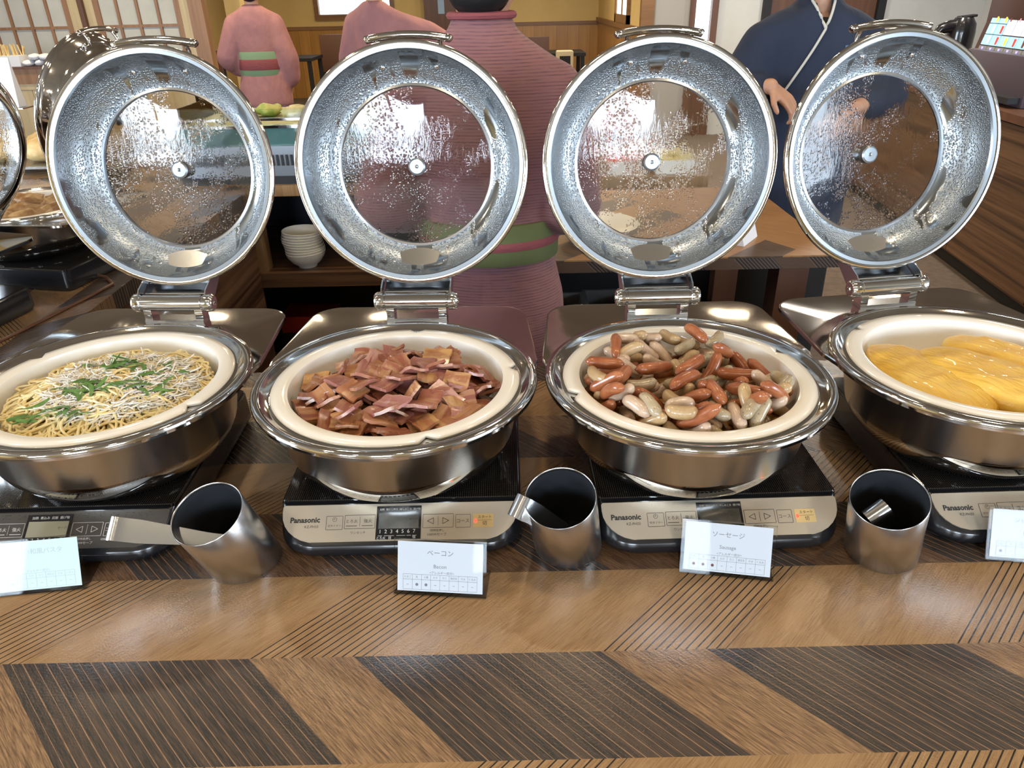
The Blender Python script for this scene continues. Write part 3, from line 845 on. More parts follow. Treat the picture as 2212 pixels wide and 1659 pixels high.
def plate_mesh():
    W1, W2, YB, rc = 0.156, 0.183, 0.252, 0.045
    poly = []
    for i in range(61):
        a = R(172 + 196 * i / 60)
        poly.append((0.1805 * math.cos(a), 0.1805 * math.sin(a)))
    poly.append((W2, 0.06))
    c = (W1 - rc + 0.012, YB - rc)
    for i in range(9):
        a = R(0 + 90 * i / 8); poly.append((c[0] + rc * math.cos(a), c[1] + rc * math.sin(a)))
    for i in range(9):
        a = R(90 + 90 * i / 8); poly.append((-c[0] + rc * math.cos(a), c[1] + rc * math.sin(a)))
    poly.append((-W2, 0.06))
    def rho(th):
        dx, dy = math.cos(th), math.sin(th); best = 0
        for i in range(len(poly)):
            (x1, y1), (x2, y2) = poly[i], poly[(i + 1) % len(poly)]
            ex, ey = x2 - x1, y2 - y1
            den = dx * ey - dy * ex
            if abs(den) < 1e-12: continue
            t_ = (x1 * ey - y1 * ex) / den; u_ = (x1 * dy - y1 * dx) / den
            if t_ > 0 and -1e-6 <= u_ <= 1 + 1e-6: best = max(best, t_)
        return best
    n = 240
    ro = [rho(2 * PI * j / n) for j in range(n)]
    def ring(f, z): return [(f(j) * math.cos(2 * PI * j / n), f(j) * math.sin(2 * PI * j / n), z) for j in range(n)]
    mb = MB()
    mb.loft([ring(lambda j: 0.1745, 0.1118), ring(lambda j: max(ro[j] - 0.004, 0.1755), 0.1118), ring(lambda j: max(ro[j] - 0.0012, 0.176), 0.1124), ring(lambda j: max(ro[j], 0.1765), 0.1112), ring(lambda j: max(ro[j], 0.1765), 0.1065), ring(lambda j: max(ro[j] - 0.001, 0.176), 0.106), ring(lambda j: 0.1745, 0.1095)], close=True)
    return mb.mesh('frame_plate', M['chrome'], ang=35)
me_plate = plate_mesh()

HB = Matrix.Translation((0, 0.207, 0.140)) @ Matrix.Rotation(PI / 2, 4, 'Y')
def barrel_mesh():
    pr = [(0.001, -0.0635), (0.0105, -0.0635), (0.0132, -0.0610), (0.0140, -0.058), (0.0140, -0.0500), (0.0120, -0.0485), (0.0120, -0.0470), (0.0132, -0.0460)]
    pr = pr + [(0.0132, 0.0)] + [(r, -z) for r, z in reversed(pr)]
    return MB().lathe(pr, 32).mesh('hinge_barrel', M['chrome'], ang=35)
me_barrel = barrel_mesh()
me_cap = MB().lathe([(0.0005, 0.0), (0.0038, 0.0), (0.0036, 0.0014), (0.0022, 0.0022), (0.0005, 0.0024)], 14).mesh('end_screw', M['chrome'])
me_hfoot = MB().box(-0.006, 0.006, -0.010, 0.010, 0.0, 0.030).mesh('hinge_foot', M['chrome'], smooth=False)
me_hplate = MB().box(-0.046, 0.046, -0.012, 0.012, 0.0, 0.004).mesh('hinge_base', M['steel'], smooth=False)

TILT = R(11.7)
ML = Matrix(((1, 0, 0, 0), (0, math.sin(TILT), -math.cos(TILT), 0.259), (0, math.cos(TILT), math.sin(TILT), 0.3300), (0, 0, 0, 1)))
def lid_mesh():
    mb = MB()
    ext = [(0.1650, -0.0004), (0.1700, 0.0006), (0.1722, -0.001), (0.1726, -0.004), (0.1705, -0.0065), (0.1665, -0.0085), (0.1640, -0.014), (0.1605, -0.030), (0.1500, -0.047), (0.1330, -0.0585), (0.1230, -0.0635), (0.1165, -0.0640)]
    inn = [(0.1650, -0.0004), (0.1600, -0.0014), (0.1585, -0.0045)]
    inn2 = [(0.1585, -0.0045), (0.1575, -0.012), (0.1550, -0.024), (0.1470, -0.040), (0.1340, -0.0515), (0.1240, -0.0565), (0.1200, -0.0570), (0.1185, -0.0595)]
    def surf(prof, cur, flip):
        mb.cur = cur
        rings = [[(r * math.cos(2 * PI * j / NS), r * math.sin(2 * PI * j / NS), z) for j in range(NS)] for r, z in prof]
        mb.loft(rings, cap=False)
    surf(list(reversed(ext)), 0, 0)
    surf(inn, 2, 0)
    surf(inn2, 1, 0)
    return mb.mesh('lid', [M['chrome'], M['steel_wet'], M['steel_ring']], ang=50)
me_lid = lid_mesh()
def glass_mesh():
    pr = [(0.001, -0.0730), (0.03, -0.0723), (0.06, -0.0702), (0.09, -0.0667), (0.1175, -0.0622), (0.1175, -0.0590), (0.09, -0.0635), (0.06, -0.0670), (0.03, -0.0691), (0.001, -0.0698)]
    return MB().lathe(pr, 72).mesh('lid_glass', M['glass_wet'], ang=50)
me_glass = glass_mesh()
me_seal = MB().lathe([(0.1200, -0.0560), (0.1215, -0.0600), (0.1185, -0.0625), (0.1150, -0.0585), (0.1165, -0.0555)], 72, close=True).mesh('glass_ring', M['steel'], ang=60)
def handle_mesh():
    mb = MB()
    pts = [(-0.062 + 0.124 * i / 16, 0, 0) for i in range(17)]
    pts = [(x, 0.1825 - x * x / 0.62, -0.034 - x * x * 0.6) for x, _, _ in pts]
    pts = [(-0.0635, pts[0][1] - 0.001, -0.036)] + pts + [(0.0635, pts[-1][1] - 0.001, -0.036)]
    mb.tube(pts, lambda t: 0.0056 if 0.03 < t < 0.97 else 0.0040, 12)
    for sx in (-0.046, 0.046):
        mb.tube([(sx, 0.148, -0.036), (sx, 0.156, -0.050), (sx, 0.168, -0.046), (sx, 0.177, -0.036)], 0.0036, 8)
        mb.sphere((sx, 0.150, -0.036), (0.0075, 0.0075, 0.004), 10, 6)
    return mb.mesh('lid_handle', M['chrome'], ang=60)
me_handle = handle_mesh()
me_rivet = MB().sphere((0, 0, 0), (0.0042, 0.0042, 0.0026), 12, 6).box(-0.0026, 0.0026, -0.0003, 0.0003, 0.002, 0.0028).box(-0.0003, 0.0003, -0.0026, 0.0026, 0.002, 0.0028).mesh('rivet', M['chrome'])
me_vent = MB().lathe([(0.0012, -0.0650), (0.0012, -0.0620), (0.0030, -0.0612), (0.0105, -0.0610), (0.0130, -0.0625), (0.0134, -0.0690), (0.0130, -0.0735), (0.0100, -0.0755), (0.0055, -0.0780), (0.0050, -0.0860), (0.0095, -0.0940), (0.0090, -0.0990), (0.0010, -0.1010)], 24).mesh('vent_knob', M['steel_ring'], ang=18)
def bracket_mesh():
    mb = MB()
    prof = [(0.216, 0.138), (0.222, 0.150), (0.242, 0.158), (0.290, 0.198)]
    rings = []
    for (y, z) in prof:
        rings.append([(-0.050, y, z), (0.050, y, z), (0.050, y + 0.003, z - 0.002), (-0.050, y + 0.003, z - 0.002)])
    mb.loft(rings)
    for sx in (-0.0535, 0.0515):
        mb.loft([[(sx, 0.196, 0.134), (sx + 0.002, 0.196, 0.134), (sx + 0.002, 0.226, 0.134), (sx, 0.226, 0.134)], [(sx, 0.202, 0.152), (sx + 0.002, 0.202, 0.152), (sx + 0.002, 0.262, 0.160), (sx, 0.262, 0.160)], [(sx, 0.210, 0.160), (sx + 0.002, 0.210, 0.160), (sx + 0.002, 0.296, 0.196), (sx, 0.296, 0.196)]])
    return mb.mesh('hinge_bracket', M['steel'], smooth=False)
me_bracket = bracket_mesh()

def insert_mesh(notches):
    pr = [(0.1585, 0.1094), (0.1590, 0.1115), (0.1575, 0.1134), (0.150, 0.1141), (0.141, 0.1136), (0.1375, 0.1122), (0.1360, 0.107), (0.1350, 0.099), (0.131, 0.075), (0.118, 0.055), (0.002, 0.050), (0.002, 0.046), (0.120, 0.051), (0.1345, 0.075), (0.1385, 0.100), (0.1415, 0.1082), (0.150, 0.1092)]
    def rf(r, z, a):
        if r < 0.146: return 1.0
        k = 1.0
        for na in notches:
            d = (a - R(na) + PI) % (2 * PI) - PI
            w = R(3.2)
            if abs(d) < w: k = min(k, 1 - (0.011 / r) * (0.5 + 0.5 * math.cos(PI * d / w)) ** 0.6 * (1 if r > 0.153 else 0.35))
        return k
    return MB().lathe(pr, 180, close=True, rfun=rf).mesh('food_pan', M['porcelain'], ang=50)

def make_dish(loc, rz, label, group='round chafing dishes along the front counter', lidless=False):
    root = empty('chafing_dish', loc, rz)
    tag(root, label, 'chafing dish', group)
    mk('pan', me_pan, root)
    mk('frame_plate', me_plate, root)
    hb = mk('hinge_barrel', me_barrel, root, HB)
    for s_ in (-1, 1):
        o = mk('end_screw', me_cap, hb); o.location = (0, 0, s_ * 0.0632)
        if s_ < 0: o.rotation_euler = (PI, 0, 0)
        o = mk('hinge_foot', me_hfoot, root); o.location = (s_ * 0.040, 0.207, 0.110)
    o = mk('hinge_base', me_hplate, root); o.location = (0, 0.207, 0.1115)
    mk('hinge_bracket', me_bracket, root)
    lid = mk('lid', me_lid, root, ML)
    mk('lid_glass', me_glass, lid); mk('glass_ring', me_seal, lid)
    mk('lid_handle', me_handle, lid); mk('vent_knob', me_vent, lid)
    for x, y in ((-0.040, 0.139), (0.040, 0.139), (-0.041, -0.142), (0.041, -0.142)):
        o = mk('rivet', me_rivet, lid)
        o.location = (x, y, -0.0405)
        o.rotation_euler = (R(40) * (1 if y > 0 else -1), 0, 0)
    return root
DISH = [(-0.53, 0.855, R(-3.0)), (-0.149, 0.841, R(-1.6)), (0.225, 0.8355, R(0.3)), (0.612, 0.86, R(7.7))]
dl = ['open round steel chafing dish of whitebait spaghetti, glass lid raised', 'open round steel chafing dish heaped with bacon, glass lid raised', 'open round steel chafing dish full of mixed sausages, glass lid raised', 'open round steel chafing dish of yellow omelettes, glass lid raised']
pl_ = ['cream porcelain food pan holding the whitebait spaghetti', 'cream porcelain food pan holding the bacon slices', 'cream porcelain food pan holding the sausages', 'cream porcelain food pan holding the yellow omelettes']
nt = [(150, -28), (-70, 10, 86), (196, 24), (135, -50)]
for i, (dx, dy, rz) in enumerate(DISH):
    make_dish((dx, dy, BZ), rz, dl[i])
    ins = mk('food_pan', insert_mesh(nt[i])); ins.location = (dx, dy, BZ)
    tag(ins, pl_[i], 'food pan', 'porcelain pans in the chafing dishes')

# ------------------------------------------------------------------ tong stands and tongs
def cup(base, az, label):
    a, ph, L, r = R(22), R(az), 0.11, 0.041
    d = Vector((math.sin(a) * math.cos(ph), math.sin(a) * math.sin(ph), math.cos(a)))
    e1 = d.cross(Vector((0, 0, 1))).normalized(); e2 = d.cross(e1)
    n = 64
    def ring(rad, z=None, l=None):
        out = []
        for j in range(n):
            q = (e1 * math.cos(2 * PI * j / n) + e2 * math.sin(2 * PI * j / n)) * rad
            if l is not None: out.append(q + d * l)
            else: out.append(q + d * ((z - q.z) / d.z))
        return out
    root = empty('tong_stand', (base[0], base[1], 0))
    tag(root, label, 'tong stand', 'slanted steel tong stands on the counter')
    MB().loft([ring(r * 0.96, z=0.0005), ring(r, z=0.003), ring(r, l=L - 0.0008), ring(r - 0.0007, l=L), ring(r - 0.0016, l=L - 0.0008), ring(r - 0.0016, l=L - 0.004)], cap=False).build('wall', M['steel_satin'], root, ang=50)
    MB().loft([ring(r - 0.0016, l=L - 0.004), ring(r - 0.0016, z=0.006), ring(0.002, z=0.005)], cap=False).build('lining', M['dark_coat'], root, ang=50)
    MB().loft([ring(r * 0.955, z=0.0), ring(r * 0.97, z=0.003)]).build('base', M['steel_satin'], root)
    return root, d
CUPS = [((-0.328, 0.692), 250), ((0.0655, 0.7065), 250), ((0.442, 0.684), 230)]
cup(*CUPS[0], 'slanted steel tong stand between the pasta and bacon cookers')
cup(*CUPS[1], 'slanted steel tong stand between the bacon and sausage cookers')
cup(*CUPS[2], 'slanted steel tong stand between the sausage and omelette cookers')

def tongs(bend, tip, wdir, width, label, gap=0.024, rbend=0.0105):
    B, T, W = Vector(bend), Vector(tip), Vector(wdir)
    D = (T - B); Lg = D.length; D.normalize()
    W = (W - D * W.dot(D)).normalized()
    S = D.cross(W)
    path = []
    def arm(sg, t):
        off = rbend + (gap - rbend) * (t ** 1.5)
        return D * (rbend + t * (Lg - rbend)) + S * off * sg
    for i in range(13, 0, -1): path.append((arm(-1, i / 13.0), i / 13.0))
    for i in range(13):
        a = PI * i / 12
        path.append((D * (rbend - rbend * math.sin(a)) - S * rbend * math.cos(a), 0.0))
    for i in range(1, 14): path.append((arm(1, i / 13.0), i / 13.0))
    rings = []
    m = len(path)
    for i, (p, t) in enumerate(path):
        tg = (path[min(i + 1, m - 1)][0] - path[max(i - 1, 0)][0]).normalized()
        nn = tg.cross(W).normalized() * 0.0006
        wd_ = width * (1.0 - 0.45 * min(1, max(0, (t - 0.15) / 0.5)) + 0.35 * max(0, (t - 0.75) / 0.25))
        h = W * wd_ / 2
        rings.append([p - h - nn, p + h - nn, p + h + nn, p - h + nn])
    o = MB().loft(rings).build('tongs', M['steel'], None, ang=30)
    o.location = B
    tag(o, label, 'tongs', 'small steel tongs in the stands')
    return o
tongs((-0.452, 0.648, 0.088), (-0.303, 0.672, 0.040), (0.125, 0.675, 0.727), 0.026, 'steel tongs jutting out of the stand beside the pasta cooker', gap=0.012)
tongs((0.000, 0.667, 0.094), (0.083, 0.698, 0.014), (0.446, 0.573, 0.685), 0.026, 'steel tongs leaning over the rim of the stand beside the bacon sign', gap=0.013)
tongs((0.405, 0.655, 0.085), (0.450, 0.690, 0.012), (0.806, 0.157, 0.57), 0.026, 'steel tongs sunk inside the stand beside the omelette sign', gap=0.012)

# ------------------------------------------------------------------ name cards
CW, CH = 0.106, 0.0640
def card(loc, rz, label, jp, en, dots, ink, paper, dotm, jw=0.038, ew=0.02, fullcol=True):
    root = empty('name_card', loc, rz)
    tag(root, label, 'sign', 'food name cards in clear stands')
    tl = R(24)
    m = Matrix(((1, 0, 0, 0), (0, math.sin(tl), -math.cos(tl), 0), (0, math.cos(tl), math.sin(tl), 0.0012), (0, 0, 0, 1)))
    st = MB().box(-CW / 2, CW / 2, 0, CH, 0.0006, 0.0016).box(-CW / 2, CW / 2, 0, CH, -0.0016, -0.0006).box(-CW / 2, CW / 2, CH, CH + 0.001, -0.0016, 0.0016)
    so = st.build('clear_stand', M['acrylic'], root, smooth=False, mat=m)
    ft = MB()
    ft.add([(-CW / 2, 0.001, 0), (CW / 2, 0.001, 0), (CW / 2, 0.047, 0), (-CW / 2, 0.047, 0), (-CW / 2, 0.001, 0.0012), (CW / 2, 0.001, 0.0012), (CW / 2, 0.047, 0.0012), (-CW / 2, 0.047, 0.0012)], [(3, 2, 1, 0), (4, 5, 6, 7), (0, 1, 5, 4), (1, 2, 6, 5), (2, 3, 7, 6), (3, 0, 4, 7)])
    ft.build('stand_foot', M['acrylic'], root, smooth=False)
    pa = MB().box(-0.049, 0.049, 0.004, 0.0615, -0.0002, 0.0002).build('paper', paper, root, smooth=False, mat=m)
    z = 0.0003
    if jp: put_text(jp, pa, 0, 0.0490, z, ink, w=jw)
    if en: put_text(en, pa, 0, 0.0335, z, ink, w=ew)
    put_text('<アレルギー成分>', pa, 0.002, 0.0262, z, ink, w=0.028)
    x0, x1, y0, y1, ym = -0.0425, 0.0425, 0.0060, 0.0235, 0.0175
    g = MB(); lw = 0.00013
    for yy in (y0, ym, y1): g.box(x0, x1, yy - lw, yy + lw, z - 0.0001, z + 0.00005)
    cw = (x1 - x0) / 8
    for i in range(9): g.box(x0 + i * cw - lw, x0 + i * cw + lw, y0, y1, z - 0.0001, z + 0.00005)
    g.build('table_lines', ink, pa, smooth=False)
    for i, s_ in enumerate(('たまご', '乳', '小麦', 'えび', 'カニ', '落花生', 'そば', 'くるみ')):
        put_text(s_, pa, x0 + (i + 0.5) * cw, 0.0205, z, ink, w=0.0026 * len(s_) if len(s_) < 3 else 0.0078)
        if i in dots:
            o = mk('dot', MB().lathe([(0.0017, 0.0), (0.0017, 0.0002)], 16).mesh('dot', dotm, smooth=False), pa); o.location = (x0 + (i + 0.5) * cw, 0.0117, z - 0.0001)
        else:
            o = mk('dash', MB().box(-0.0011, 0.0011, -0.00018, 0.00018, 0, 0.0002).mesh('dash', ink, smooth=False), pa); o.location = (x0 + (i + 0.5) * cw, 0.0117, z - 0.0001)
    return root
card((-0.555, 0.642, 0), R(6.5), 'name card for the whitebait pasta, print and paper painted pale with glare', 'しらすの和風パスタ', None, (1,), M['ink_pale'], M['paper_pale'], M['ink_pale'], jw=0.062)
card((-0.0875, 0.623, 0), R(-6.0), 'name card reading Bacon in a clear stand', 'ベーコン', 'Bacon', (1, 2), M['ink_grey'], M['paper'], M['ink_grey'], jw=0.030, ew=0.0145)
card((0.2435, 0.644, 0), R(-10.4), 'name card reading Sausage in a clear stand', 'ソーセージ', 'Sausage', (0, 1, 2), M['ink_grey'], M['paper'], M['ink_brown'], jw=0.036, ew=0.0185)
card((0.609, 0.655, 0), R(-9.0), 'name card reading Jumbo in front of the omelette cooker', 'ジャンボオムレツ', 'Jumbo omelet', (0,), M['ink_grey'], M['paper'], M['ink_grey'], jw=0.050, ew=0.030)

# ------------------------------------------------------------------ sausages
SAUS = "-84 80 152 -97 65 R;-82 83 154 -22 13 R;-36 110 151 -3 29 T;-36 110 155 -32 46 W;-59 80 158 -11 38 W;-6 102 158 33 30 W;-15 67 162 -37 8 W;-3 116 154 -67 47 T;36 110 153 -68 42 R;64 97 154 48 40 G;23 88 159 -59 44 T;4 66 162 50 43 G;41 57 161 -19 21 G;20 54 163 13 12 T;-35 64 161 -18 19 W;-106 47 153 -24 11 W;-91 42 158 16 38 G;-58 45 161 -4 25 T;-36 42 163 20 23 W;-21 25 164 19 58 R;-59 22 162 -13 21 W;-86 25 159 -17 40 R;6 7 164 43 68 R;33 18 164 46 24 R;52 40 162 46 32 R;73 43 160 -37 22 R;92 31 158 -16 13 R;77 18 160 12 28 T;102 18 157 55 59 T;45 13 163 34 24 G;-24 -6 164 -21 17 W;-110 15 156 -6 52 R;-98 -4 158 -5 52 R;-114 23 154 -6 27 W;-50 -16 163 -17 36 W;-11 -31 164 41 60 R;23 -14 164 39 29 G;62 -12 162 2 57 R;-114 -21 153 -66 61 T;-100 -34 157 -31 23 R;-77 -22 160 59 43 R;-60 -42 161 -36 39 G;-5 -54 163 -23 17 R;-35 -63 161 -74 40 T;16 -59 162 -81 52 R;51 -58 160 -40 56 R;98 -29 157 -75 37 G;83 -57 158 -37 20 T;89 -72 156 -36 18 W;106 -47 152 58 65 G;-93 -70 155 -71 40 R;-82 -76 156 -80 45 W;-68 -91 156 -75 34 W;-57 -84 157 -72 45 G;-27 -84 159 15 40 W;-30 -106 156 -6 38 T;7 -82 160 -65 35 G;0 -102 157 -47 38 R;27 -89 158 -107 54 W;45 -96 156 51 57 G;49 -105 154 -50 15 T;78 -86 154 22 35 T;91 -72 153 25 21 R;60 -99 155 -66 14 R;-2 -116 155 -17 27 R;-21 -114 155 -21 16 W;-101 -58 154 -68 22 R;-106 -47 153 -59 15 R;-67 -65 159 -40 14 R;-80 -49 159 -37 21 W;68 -89 156 -38 17 G;43 -80 159 -81 19 T;-16 -68 161 -42 23 R;-47 -74 159 -69 18 R;105 -47 156 -17 10 T;76 -36 160 -18 22 W;27 -37 164 -34 14 T;46 90 158 -29 21 G;64 -25 162 -72 24 R;-59 -34 162 2 15 R;19 -43 163 25 15 R;-10 -32 164 -62 15 T;-52 -103 154 -36 10 T;-33 -111 154 -23 8 T;18 -115 155 -15 14 G;60 -84 158 42 17 G;106 -16 157 -83 27 R;-63 98 152 -59 24 T;-38 94 158 16 12 G;28 88 159 27 14 R;73 63 158 -53 11 W;62 72 159 -48 13 T"
random.seed(11)
def sausage_mesh(L, r, bend, seed, m):
    rnd = random.Random(seed)
    n, k = 14, 12
    rings = []
    for i in range(n + 1):
        t = i / n
        u = 2 * t - 1
        # rounded ends with a small pinched nipple
        prof = (1 - abs(u) ** 5.0) ** 0.5 if abs(u) < 1 else 0
        if i in (0, n): prof = 0.10
        rr = r * max(prof, 0.16 if i in (0, n) else 0.3 if i in (1, n - 1) and prof < 0.3 else prof)
        x = (L / 2) * u * (1.0 if i not in (0, n) else 1.03)
        yb = bend * (u * u)
        rings.append([Vector((x, yb + rr * math.cos(2 * PI * j / k), rr * math.sin(2 * PI * j / k) * (1 + 0.04 * rnd.uniform(-1, 1)))) for j in range(k)])
    return MB().loft(rings).mesh('sausage', m, ang=80)
slabels = dict(R='smoked red-brown sausage with crimped ends in the sausage pan', W='pale pinkish white sausage in the sausage pan', G='grey herb-flecked sausage in the sausage pan', T='tan olive-tinted sausage in the sausage pan')
sgroups = dict(R='red-brown sausages in the pan', W='white sausages in the pan', G='herb sausages in the pan', T='tan sausages in the pan')
smesh = {}
for tk in 'RWGT':
    smesh[tk] = [sausage_mesh(l, r_ * (1.0 if tk != 'R' else 1.0), b, 3 * i + ord(tk), M['saus_' + tk]) for i, (l, r_, b) in enumerate(((0.055 if tk == 'R' else 0.043, 0.0079, 0.002), (0.052 if tk == 'R' else 0.040, 0.0082, -0.003), (0.057 if tk == 'R' else 0.042, 0.0077, 0.004)))]
SX, SY_ = DISH[2][0], DISH[2][1]
placed = []
def seg_dist(p1, q1, p2, q2):
    d1, d2, r = q1 - p1, q2 - p2, p1 - p2
    a, e, f = d1.dot(d1), d2.dot(d2), d2.dot(r)
    c, b = d1.dot(r), d1.dot(d2)
    den = a * e - b * b
    s = min(1.0, max(0.0, (b * f - c * e) / den)) if den > 1e-12 else 0.0
    t = (b * s + f) / e
    if t < 0: t = 0.0; s = min(1.0, max(0.0, -c / a))
    elif t > 1: t = 1.0; s = min(1.0, max(0.0, (b - c) / a))
    return ((p1 + d1 * s) - (p2 + d2 * t)).length
def put_sausage(tk, x, y, yaw, pitch, kx=1.0):
    """lower it on to the heap: the lowest nearby resting place on the sausages below"""
    me = smesh[tk][random.randrange(3)]
    hl = (0.055 if tk == 'R' else 0.042) * kx / 2 - 0.006
    best = None
    for tr in range(14):
        k = 0.0 if tr == 0 else 0.004 + 0.0011 * tr
        x2, y2 = x + random.uniform(-k, k), y + random.uniform(-k, k)
        w2 = yaw + (0 if tr == 0 else random.uniform(-0.05, 0.05) * tr)
        d = Vector((math.cos(w2) * math.cos(pitch), math.sin(w2) * math.cos(pitch), -math.sin(pitch))) * hl
        for rep_ in range(2):
            for e_ in (1, -1):                       # keep both ends inside the pan
                ex, ey = x2 + e_ * d.x, y2 + e_ * d.y
                rr = math.hypot(ex, ey)
                if rr > 0.125: x2 -= ex * (1 - 0.125 / rr); y2 -= ey * (1 - 0.125 / rr)
        z = 0.134 + abs(d.z)
        near = [q for q in placed if (q[0] - x2) ** 2 + (q[1] - y2) ** 2 < 0.0034]
        while z < 0.178:
            c = Vector((x2, y2, z))
            if all(seg_dist(c - d, c + d, q[2], q[3]) > 0.0138 for q in near): break
            z += 0.0018
        if best is None or z < best[0] - 0.002: best = (z, x2, y2, w2, d)
        if best[0] < 0.163 - 0.6 * (x2 * x2 + y2 * y2): break
    z, x, y, yaw, d = best
    c = Vector((x, y, z))
    placed.append((x, y, c - d, c + d))
    o = bpy.data.objects.new('sausage', me); COL.objects.link(o)
    o.location = (SX + x, SY_ + y, z)
    o.rotation_euler = (random.uniform(-PI, PI), pitch, yaw)
    o.scale = (kx, 1, 1)
    tag(o, slabels[tk], 'sausage', sgroups[tk])
for i in range(40):
    rr = 0.112 * math.sqrt(random.random()); an = random.uniform(0, 2 * PI)
    put_sausage(random.choice('RRWGTWT'), rr * math.cos(an), rr * math.sin(an), random.uniform(0, PI), random.uniform(-0.15, 0.15))
items = []
for s_ in SAUS.split(';'):
    a = s_.split()
    items.append([float(q) for q in a[:5]] + [a[5]])
items.sort(key=lambda q: q[4] + 6 * (q[5] == 'R'))
for x, y, z, yaw, ln, tk in items:
    real = 0.055 if tk == 'R' else 0.042
    ln = ln / 1000.0
    if ln > 0.6 * real:
        put_sausage(tk, x / 880, y / 880, R(yaw), random.uniform(-0.12, 0.12), min(1.12, max(0.88, ln / real)))
    else:
        pt = math.acos(min(0.98, max(0.45, ln / real))) * random.choice((-1, 1)) * 0.6
        put_sausage(tk, x / 880, y / 880, R(yaw), pt)
o = MB().lathe([(0.002, 0.122), (0.124, 0.122), (0.126, 0.134), (0.002, 0.134)], 48).build('pan_juices', M['soup'], None)
o.location = (SX, SY_, 0); tag(o, 'brown cooking juices under the sausages', 'juices', kind='stuff')

# ------------------------------------------------------------------ bacon
random.seed(4)
def bacon_mesh(seed, kind):
    rnd = random.Random(seed)
    lx, ly = rnd.uniform(0.028, 0.043), rnd.uniform(0.024, 0.031)
    nx, ny, th = 6, 5, 0.0044
    c1, c2, c3 = rnd.uniform(-9, 6), rnd.uniform(-7, 5), rnd.uniform(-0.08, 0.08)
    ph = rnd.uniform(0, 6)
    top, bot = [], []
    for j in range(ny):
        for i in range(nx):
            x = lx * (i / (nx - 1) - 0.5); y = ly * (j / (ny - 1) - 0.5)
            jx = rnd.uniform(-1, 1) * 0.0008; jy = rnd.uniform(-1, 1) * 0.0008
            z = c1 * x * x + c2 * y * y + c3 * x + 0.0009 * math.sin(x * 190 + ph) + 0.0006 * math.sin(y * 230 + ph * 2)
            t2 = th * (0.8 + 0.2 * math.sin(PI * i / (nx - 1)))
            top.append((x + jx, y + jy, z + t2 / 2)); bot.append((x + jx, y + jy, z - t2 / 2))
    N_ = nx * ny; vs = top + bot; fs = []
    for j in range(ny - 1):
        for i in range(nx - 1):
            a = j * nx + i
            fs.append((a, a + 1, a + nx + 1, a + nx)); fs.append((N_ + a, N_ + a + nx, N_ + a + nx + 1, N_ + a + 1))
    ring = [i for i in range(nx)] + [j * nx + nx - 1 for j in range(1, ny)] + [(ny - 1) * nx + i for i in range(nx - 2, -1, -1)] + [j * nx for j in range(ny - 2, 0, -1)]
    for q in range(len(ring)):
        a, b = ring[q], ring[(q + 1) % len(ring)]
        fs.append((a, N_ + a, N_ + b, b))
    return MB().add(vs, fs).mesh('bacon_slice', M['bacon_' + kind], ang=50)
bmesh_ = {k: [bacon_mesh(50 + i + 20 * q, k) for i in range(9)] for q, k in enumerate(('pink', 'brown', 'gold'))}
blab = dict(pink='lean pink slice of bacon in the bacon pan', brown='dark browned slice of bacon in the bacon pan', gold='golden fat-streaked slice of bacon in the bacon pan')
BX, BY = DISH[1][0], DISH[1][1]
def mound(r, h0, h1, R0): return h0 + (h1 - h0) * max(0.0, 1 - (r / R0) ** 2)
for i in range(165):
    layer = 0 if i < 60 else 1
    rr = (0.117 if layer else 0.117) * math.sqrt(random.random()); an = random.uniform(0, 2 * PI)
    x, y = rr * math.cos(an), rr * math.sin(an) * 0.96 - 0.002
    z = mound(math.hypot(x, y), 0.146, 0.170, 0.118) + (-0.012 if not layer else random.uniform(0.0, 0.008))
    kd = random.choice(('pink', 'pink', 'brown', 'brown', 'gold'))
    o = bpy.data.objects.new('bacon_slice', random.choice(bmesh_[kd])); COL.objects.link(o)
    o.location = (BX + x, BY + y, z)
    o.rotation_euler = (random.gauss(0.20, 0.26), random.gauss(0, 0.26), random.uniform(0, 2 * PI))
    tag(o, blab[kd], 'bacon', dict(pink='pink', brown='browned', gold='golden')[kd] + ' bacon slices in the pan')
o = MB().lathe([(0.002, 0.122), (0.124, 0.122), (0.125, 0.134), (0.002, 0.146)], 48).build('bacon_fat', M['soup'], None)
o.location = (BX, BY, 0); tag(o, 'brown bacon fat and juices under the slices', 'juices', kind='stuff')

